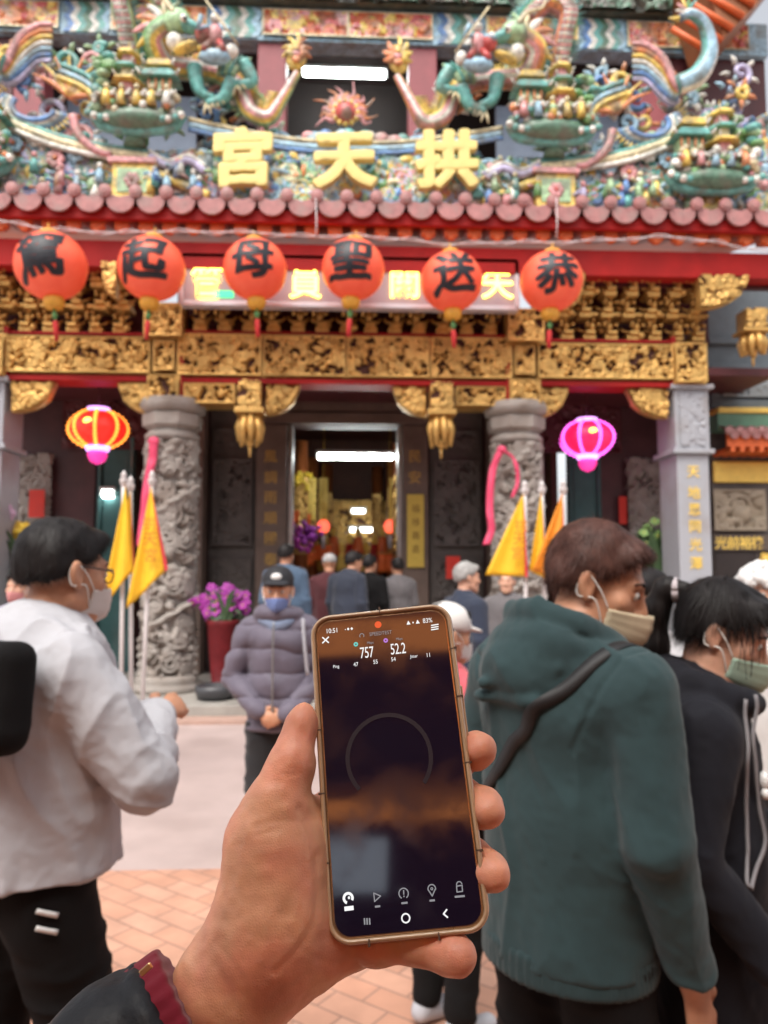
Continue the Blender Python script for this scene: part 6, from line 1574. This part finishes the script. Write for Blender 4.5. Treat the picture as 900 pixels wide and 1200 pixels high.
# ------------------------------------------------------------------ the phone and the hand that holds it
PC = np.array([0.00504, -0.12994, -0.3993])
PR = np.array([[0.99395138, -0.09301567, -0.05838438], [0.10819696, 0.92049288, 0.37548139], [0.01881676, -0.37952726, 0.92498918]])
def pose(o):
    M = np.eye(4); M[:3, :3] = CM @ PR; M[:3, 3] = CO+CM @ PC; o.matrix_world = Matrix(M.tolist())
def PL(px, py, z=0.):
    d = PR.T @ np.array([(px-450)/900, (600-py)/900, -1.0]); o = PR.T @ (-PC); t = (z-o[2])/d[2]; return o+d*t
def CL(x, y, z): return PR.T @ (np.array([x, y, z])-PC)

phone = bpy.data.objects.new('smartphone', None); phone.empty_display_size = .1; COL.objects.link(phone); pose(phone)
tag(phone, 'smartphone in a clear tan bumper case showing a network speed test, held up in front', 'phone')
def rrect(w, h, r, n=8):
    P = []
    for cx, cy, a0 in ((w/2-r, h/2-r, 0), (-w/2+r, h/2-r, 90), (-w/2+r, -h/2+r, 180), (w/2-r, -h/2+r, 270)):
        for k in range(n+1): a = R(a0+90*k/n); P.append((cx+r*math.cos(a), cy+r*math.sin(a)))
    return np.array(P)
def loft(prof, w=.0795, h=.164, r=.0115, cap0=True, cap1=False):
    m = MB(); L_ = []
    for ins, z in prof: q = rrect(w-2*ins, h-2*ins, max(r-ins, .002)); L_.append(np.concatenate([q, np.full((len(q), 1), z)], 1))
    n = len(L_[0]); F = []
    for i in range(len(L_)-1):
        for j in range(n): k = (j+1) % n; F.append((i*n+j, i*n+k, (i+1)*n+k, (i+1)*n+j))
    if cap0: F.append(tuple(range(n-1, -1, -1)))
    if cap1: F.append(tuple(range((len(L_)-1)*n, len(L_)*n)))
    m.add(np.concatenate(L_), F, None, True); return m
CASE = mat('tan_clear_case', (.62, .42, .25), .2, 0, .12, 40, coat=.6, trans=.25)
m = loft([(.0045, -.0118), (.0015, -.0114), (.0002, -.0095), (0, -.006), (.0002, -.001), (.0008, .0008), (.0016, .0014), (.0024, .0012), (.0028, .0004), (.0029, -.0012)])
case = m.build('phone_case', CASE, phone)
for (x, y, hx, hy) in [(.0389, .056, .0012, .0004), (.0389, .030, .0012, .0004), (.0389, -.004, .0012, .0004), (.0389, -.046, .0012, .0004), (-.0389, .02, .0012, .0004), (-.0389, -.012, .0012, .0004), (-.0389, -.045, .0012, .0004), (0, .0818, .0004, .0012), (-.02, -.0818, .0004, .0012), (.014, -.0818, .0004, .0012)]:
    m = MB(); m.box((x, y, -.004), (hx if hx > hy else hx, hy, .0052)); m.box((x*.985, y*.992, .0011), (.0016 if hx > hy else .0004, .0016 if hy > hx else .0004, .0003)); m.build('case_groove', mat('dark_groove', (.10, .06, .04), .5), case)
m = MB(); m.box((.0400, .022, -.005), (.0006, .014, .0016), None, None, .0005); m.build('volume_button', CASE, case)
m = loft([(.0032, -.0095), (.0031, -.002), (.0030, -.0004), (.0036, -.0001), (.0050, -.0001)], r=.011, cap1=False); m.build('phone_body', mat('gold_phone_frame', (.5, .34, .2), .25, .8, .05), phone)
GLASS = bpy.data.materials.new('dark_display_glass'); GLASS.use_nodes = True; nt = GLASS.node_tree; b_ = nt.nodes['Principled BSDF']
b_.inputs['Base Color'].default_value = (.006, .005, .009, 1); b_.inputs['Roughness'].default_value = .05; b_.inputs['Specular IOR Level'].default_value = .62
b_.inputs['Emission Color'].default_value = (.010, .004, .013, 1); b_.inputs['Emission Strength'].default_value = .25
tc = nt.nodes.new('ShaderNodeTexCoord'); n_ = nt.nodes.new('ShaderNodeTexNoise'); n_.inputs['Scale'].default_value = 28; n_.inputs['Detail'].default_value = 6; nt.links.new(tc.outputs['Object'], n_.inputs['Vector'])
mr = nt.nodes.new('ShaderNodeMapRange'); mr.inputs['From Min'].default_value = .45; mr.inputs['From Max'].default_value = .75; mr.inputs['To Min'].default_value = .05; mr.inputs['To Max'].default_value = .22; nt.links.new(n_.outputs['Fac'], mr.inputs['Value']); nt.links.new(mr.outputs[0], b_.inputs['Roughness'])
m = MB(); q = rrect(.0795-.0082, .164-.0082, .008); m.add(np.concatenate([q, np.full((len(q), 1), .0001)], 1), [tuple(range(len(q)))], None, False); screen = m.build('screen', GLASS, phone, fix=False)
def ui(name, e, s_, col=None): return mat('ui_'+name, (0, 0, 0), .5, 0, 0, emit=e, estr=s_)
UW, UG, UT, UP, UD = ui('white', (1, 1, 1), .55), ui('grey', (.7, .7, .75), .22), ui('teal', (.2, .9, .8), .4), ui('violet', (.7, .3, 1), .4), ui('arc', (.30, .20, .34), .018)
UZ = .0005
def uv(px, py): p = PL(px, py, UZ); return p
def utext(m, body, px, py, hpx, sp_=1., off=0., xs_=.85):
    V, F = text_mesh(body, .01, 0, off*.01, 0, sp_); V = V/ max(V[:, 1].max()-V[:, 1].min(), 1e-6)*hpx*.00044; p = uv(px, py); V = V*np.array([xs_, 1, 1])+p; V[:, 2] = UZ; m.add(V, F, None, False)
def uring(m, px, py, r, w, a0=0, a1=360, sq=1.):
    c = uv(px, py); A = np.radians(np.linspace(a0, a1, 28)); k = .00044
    m.grid(np.stack([np.stack([c[0]+np.cos(A)*r*k, c[1]+np.sin(A)*r*k*sq, np.full(28, UZ)], 1), np.stack([c[0]+np.cos(A)*(r+w)*k, c[1]+np.sin(A)*(r+w)*k*sq, np.full(28, UZ)], 1)], 1), smooth=False)
def uline(m, pts, w):
    k = .00044
    for a, b in zip(pts[:-1], pts[1:]):
        a, b = uv(*a), uv(*b); d = nrm(b-a); n = np.array([-d[1], d[0], 0])*w*k/2; m.add([a-n-d*w*k*.3, b-n+d*w*k*.3, b+n+d*w*k*.3, a+n-d*w*k*.3], [(0, 1, 2, 3)], None, False)
UI = lambda m, n, mt: m.build(n, mt, screen, fix=False)
m = MB(); utext(m, '10:51', 389, 739, 6); utext(m, '▪ ● ◆', 409, 737, 4); utext(m, '83%', 501, 727, 6); utext(m, '▲ ▪ ▲', 484, 729, 5); UI(m, 'status_bar', UW)
m = MB(); uline(m, [(378, 747), (385, 753)], 1.6); uline(m, [(385, 746.5), (378, 753.5)], 1.6); UI(m, 'close_icon', UW)
m = MB()
for d in (-2.6, 0, 2.6): uline(m, [(505.5, 735.5+d), (513.5, 734.2+d)], 1.4)
UI(m, 'menu_icon', UW)
m = MB(); utext(m, 'SPEEDTEST', 446, 742, 4.6, 1.05); uring(m, 424, 745, 2.2, .9, -40, 220); UI(m, 'app_title', UG)
m = MB(); utext(m, '757', 430, 764.5, 13.5, .95, 0, .62); utext(m, '52.2', 466.5, 760, 13.5, .95, 0, .62); UI(m, 'speed_numbers', UW)
m = MB(); utext(m, 'Mbps', 434, 753.5, 4.2); utext(m, 'Mbps', 468, 749, 4.2); UI(m, 'unit_labels', UG)
m = MB(); uring(m, 417, 755, 1.0, 1.8); UI(m, 'download_icon', UT)
m = MB(); uring(m, 452, 750.5, 1.0, 1.8); UI(m, 'upload_icon', UP)
m = MB(); utext(m, 'Ping', 394, 781.5, 5); utext(m, '47', 417, 778.5, 5); utext(m, '55', 440, 775.5, 5); utext(m, '54', 461, 772.5, 5); utext(m, 'Jitter', 485, 769.5, 5); utext(m, '11', 502, 767.5, 5); UI(m, 'ping_row', UW)
m = MB(); uring(m, 456, 888, 47, 5, -40, 220); UI(m, 'gauge_arc', UD)
m = MB(); uring(m, 408, 1052.5, 3.4, 2.8, -30, 250); utext(m, '●', 409, 1052, 3); uline(m, [(405, 1065), (413, 1064)], 4.4); UI(m, 'gauge_icon', UW)
m = MB(); uline(m, [(438, 1046.5), (446, 1050), (439, 1056.5), (438, 1046.5)], 1.2); uline(m, [(440, 1062.5), (445, 1062)], 2); UI(m, 'play_icon', UG)
m = MB(); uring(m, 473, 1047, 4.6, 1.2, -60, 240); uline(m, [(473, 1043.5), (473.2, 1048)], 1.3); uline(m, [(473.4, 1050), (473.4, 1050.8)], 1.3); uline(m, [(471, 1058.5), (477, 1057.8)], 2); UI(m, 'alert_icon', UG)
m = MB(); uring(m, 506, 1041.5, 3.6, 1.2, -20, 200); uline(m, [(502, 1043), (506.5, 1050), (510, 1042)], 1.2); uring(m, 506, 1041.5, .6, 1); uline(m, [(504, 1055.5), (509, 1055)], 2); UI(m, 'pin_icon', UG)
m = MB(); uline(m, [(535, 1038.5), (541.5, 1037.5), (542, 1044.5), (535.6, 1045.4), (535, 1038.5)], 1.2); uring(m, 538.2, 1036.6, 2.4, 1.1, 0, 200); uline(m, [(533.5, 1051), (544, 1050)], 2); UI(m, 'lock_icon', UG)
m = MB()
for d in (-3, 0, 3): uline(m, [(430+d, 1076.5), (430.4+d, 1083)], 1.6)
UI(m, 'recents_button', UG)
m = MB(); uring(m, 475.5, 1076, 3.6, 1.5); UI(m, 'home_button', UW)
m = MB(); uline(m, [(523.5, 1066), (519.8, 1071), (524.5, 1075)], 1.6); UI(m, 'back_button', UW)
m = MB(); c_ = uv(443, 732); q = np.array([[c_[0]+.0019*math.cos(t), c_[1]+.0019*math.sin(t), .0004] for t in np.linspace(0, 2*math.pi, 25)[:-1]]); m.add(q, [tuple(range(24))], None, False); UI(m, 'camera_hole', mat('painted_orange_glint', (.02, .01, .01), .2, 0, 0, emit=(1, .13, .04), estr=.45))  # orange reflection in the lens hole, painted on as emission

# hand ------------------------------------------------------------------
HANDM = bpy.data.materials.new('hand_skin'); HANDM.use_nodes = True; nt = HANDM.node_tree; b_ = nt.nodes['Principled BSDF']; L = nt.links.new
tc = nt.nodes.new('ShaderNodeTexCoord')
def noise(sc, det=5, vec=None): n = nt.nodes.new('ShaderNodeTexNoise'); n.inputs['Scale'].default_value = sc; n.inputs['Detail'].default_value = det; L(vec or tc.outputs['Object'], n.inputs['Vector']); return n
at_ = nt.nodes.new('ShaderNodeAttribute'); at_.attribute_name = 'Col'
n1 = noise(45); mr = nt.nodes.new('ShaderNodeMapRange'); mr.inputs['From Min'].default_value = .3; mr.inputs['From Max'].default_value = .7; mr.inputs['To Min'].default_value = .84; mr.inputs['To Max'].default_value = 1.14; L(n1.outputs['Fac'], mr.inputs['Value'])
v = nt.nodes.new('ShaderNodeVectorMath'); v.operation = 'SCALE'; L(at_.outputs['Color'], v.inputs[0]); L(mr.outputs[0], v.inputs['Scale']); L(v.outputs[0], b_.inputs['Base Color'])
vo = nt.nodes.new('ShaderNodeTexVoronoi'); vo.feature = 'DISTANCE_TO_EDGE'; vo.inputs['Scale'].default_value = 700; L(tc.outputs['Object'], vo.inputs['Vector'])
n2 = noise(260, 6); mp = nt.nodes.new('ShaderNodeMapping'); mp.inputs['Rotation'].default_value = (0, 0, .5); mp.inputs['Scale'].default_value = (30, 320, 100); L(tc.outputs['Object'], mp.inputs['Vector']); n3 = noise(1, 4, mp.outputs[0])
ad = nt.nodes.new('ShaderNodeMath'); ad.operation = 'ADD'; L(n2.outputs['Fac'], ad.inputs[0]); L(n3.outputs['Fac'], ad.inputs[1])
ad2 = nt.nodes.new('ShaderNodeMath'); ad2.operation = 'MULTIPLY_ADD'; L(vo.outputs['Distance'], ad2.inputs[0]); ad2.inputs[1].default_value = .8; L(ad.outputs[0], ad2.inputs[2])
bp = nt.nodes.new('ShaderNodeBump'); bp.inputs['Strength'].default_value = .24; bp.inputs['Distance'].default_value = .0008; L(ad2.outputs[0], bp.inputs['Height']); L(bp.outputs[0], b_.inputs['Normal'])
b_.inputs['Roughness'].default_value = .47; b_.inputs['Subsurface Weight'].default_value = .25; b_.inputs['Subsurface Radius'].default_value = (1, .3, .12); b_.inputs['Subsurface Scale'].default_value = .005

s = Solid(.0013)
W_ = PL(262, 1168, -.016)
# palm behind the phone
mcp = [PL(402, 958, -.030), PL(418, 1000, -.034), PL(430, 1045, -.034), PL(436, 1092, -.028)]
wr = [PL(285, 1120, -.018), PL(293, 1132, -.020), PL(298, 1138, -.020), PL(302, 1142, -.018)]
for k in range(4): s.cone(wr[k], mcp[k], .0165, .0112 if k else .0125, .011)
for k in range(3): s.cone(mcp[k], mcp[k+1], .0115, None, .014)
s.cone(W_, (wr[0]+wr[3])/2, .025, .022, .03, flat=((0, 0, 1), .85))
s.cone(PL(290, 1140, -.014), PL(392, 1104, -.020), .0185, .0122, .011)      # heel of the little finger side
# thenar and thumb
s.cone(PL(299, 1106, -.010), PL(317, 985, -.003), .0190, .0165, .016); s.cone(PL(330, 1085, -.006), PL(332, 1000, -.004), .021, .0155, .02)
s.ell(PL(322, 1045, -.004), (.0235, .036, .021), rotm(0, 0, -12), .016)
s.cone(PL(312, 985, .0), PL(326, 940, .003), .0178, .0142, .012); s.cone(PL(326, 940, .003), PL(341, 897, .004), .0140, .0110, .008)
s.cone(PL(341, 897, .004), PL(352, 852, .001), .0112, .0090, .007); s.ell(PL(355, 848, .0005), (.0062, .0105, .0088), rotm(0, 0, -12), .006)
s.cone(PL(318, 985, -.006), mcp[0], .013, .011, .018)                        # web
# fingers behind the phone, tips round its right edge
def finger(P, rr, k=.006): s.path(P, rr, k)
finger([mcp[0], PL(490, 905, -.026), PL(540, 886, -.020), PL(559, 879, -.009), PL(564, 878, -.004)], [.0112, .0098, .0090, .0086, .0076])
finger([mcp[1], PL(500, 935, -.027), PL(545, 938, -.022), PL(566, 946, -.009), PL(573, 951, -.003)], [.0112, .0100, .0094, .0092, .0080])
finger([mcp[2], PL(505, 990, -.027), PL(552, 1005, -.021), PL(572, 1020, -.009), PL(579, 1026, -.003)], [.0110, .0100, .0094, .0092, .0080])
finger([mcp[3], PL(442, 1106, -.016), PL(492, 1107, -.014), PL(528, 1116, -.007), PL(538, 1121, -.002)], [.0110, .0094, .0086, .0090, .0084])
# creases
cr = .0011
for a, b, z in () and (((299, 962), (345, 956), .02), ((328, 902), (352, 908), .016), ((330, 899), (352, 904), .016)):
    s.cone(PL(*a, z), PL(*b, z), cr, None, .0035, '-')
def fold(pts, z, r=.0010, k=.004): 
    Q = [PL(a, b, z) for a, b in pts]
    for i in range(len(Q)-1): s.cone(Q[i], Q[i+1], r, None, k, '-')
s.mesh(2)
# creases pressed into the surface along lines seen on the palm
LINES = [([(352, 948), (366, 985), (372, 1030), (368, 1075), (350, 1112), (322, 1140)], .0012, .0022), ([(300, 968), (322, 962), (346, 962)], .0007, .0016), ([(300, 978), (325, 972)], .0005, .0015), ([(329, 906), (341, 908), (353, 906)], .0008, .0013), ([(330, 899), (342, 901), (353, 899)], .0005, .0012), ([(447, 1102), (446, 1128)], .0009, .0012), ([(468, 1104), (470, 1124)], .0006, .0012), ([(520, 1104), (516, 1128)], .0006, .0012), ([(262, 1080), (300, 1098), (340, 1100)], .0005, .0022), ([(240, 1120), (262, 1150), (280, 1190)], .0008, .002), ([(252, 1105), (280, 1140), (300, 1195)], .0005, .002), ([(350, 1112), (385, 1128), (420, 1126)], .0006, .0018), ([(552, 868), (552, 890)], .0004, .001), ([(556, 930), (556, 955)], .0004, .001), ([(562, 1003), (562, 1030)], .0004, .001)]
O_ = PR.T @ (-PC)
def press(V, N):
    d = V-O_; c = d @ PR.T; px = 450+900*c[:, 0]/-c[:, 2]; py = 600-900*c[:, 1]/-c[:, 2]; out = np.zeros(len(V)); facing = (np.einsum('ij,ij->i', N, -d) > 0)
    for pts, dep, w in LINES:
        P = spline(pts, 4); m = np.full(len(V), 1e9)
        for a, b in zip(P[:-1], P[1:]):
            e = b-a; t = np.clip(((px-a[0])*e[0]+(py-a[1])*e[1])/max(e @ e, 1e-9), 0, 1); m = np.minimum(m, np.hypot(px-a[0]-t*e[0], py-a[1]-t*e[1]))
        out -= .45*dep*np.exp(-(m*.00044/w)**2)*facing
    return out+.0005*vnoise(V*90, 4)+.0003*vnoise(V*220, 6)
s.displace(press)
tips = np.array([PL(562, 878, -.004), PL(572, 951, -.003), PL(578, 1026, -.003), PL(537, 1122, -.002), PL(355, 850, 0)])
def skincol(V):
    d = np.min(np.linalg.norm(V[:, None]-tips[None], axis=2), 1); t = np.clip(1-d/.03, 0, 1)[:, None]*.8
    pal = np.clip(.5+1.3*vnoise(V*48, 21)+.6*vnoise(V*130, 22), 0, 1)[:, None]*.8
    base = np.array([.68, .335, .19])*(1-pal)+np.array([.71, .285, .175])*pal
    return base*(1-t)+np.array([.70, .28, .18])*t
# forearm as part of the same skin
hand = s.obj('person', HANDM, None, None, skincol); pose(hand)
tag(hand, "photographer's left hand and forearm in a black sleeve gripping the phone", 'person')
el = CL(-.285, -.36, -.285); shd = CL(-.23, -.23, .06)
fa = nrm(el-W_)
fs = Solid(.004)
c0 = W_+fa*.026
fs.cone(c0, W_+(el-W_)*.5, .039, .046, .01, flat=((0, 0, 1), .9)); fs.cone(W_+(el-W_)*.5, el, .046, .052, .02); fs.cone(el, shd, .058, .075, .03)
fs.cut(c0, -fa, .004); fs.mesh(1)
def puffs(V, N):
    t = (V-W_) @ fa; return .004*np.abs(np.sin(t*2*math.pi/.075+vnoise(V*20, 2)*.8))**.6-.002+.003*vnoise(V*28, 3)+.0012*vnoise(V*70, 5)
fs.displace(puffs); slv = fs.obj('jacket_sleeve', mat('black_nylon', (.0075, .0075, .010), .55, 0, .25, 30, bump=.3, bscale=90, spec=.3), hand)
rs = Solid(.002); c1 = W_+fa*.015; rs.cone(c1, W_+fa*.06, .0375, .039, .005, flat=((0, 0, 1), .88)); rs.cut(c1, -fa, .002); rs.mesh(1).displace(lambda V, N: .0004*np.sin(((V-W_) @ np.cross(fa, (0, 0, 1)))*900)+.001*vnoise(V*40, 2)); rs.obj('red_cuff', cloth('red_knit_cuff', (.17, .008, .020), .9), hand)
tg_ = MB(); c = PL(171, 1136, .032); tg_.box(c, (.0030, .0014, .0010), rotm(0, 0, 35), None, .0006); tg_.build('gold_tag', mat('gold_metal', (.8, .5, .25), .3, .9, .1), slv)
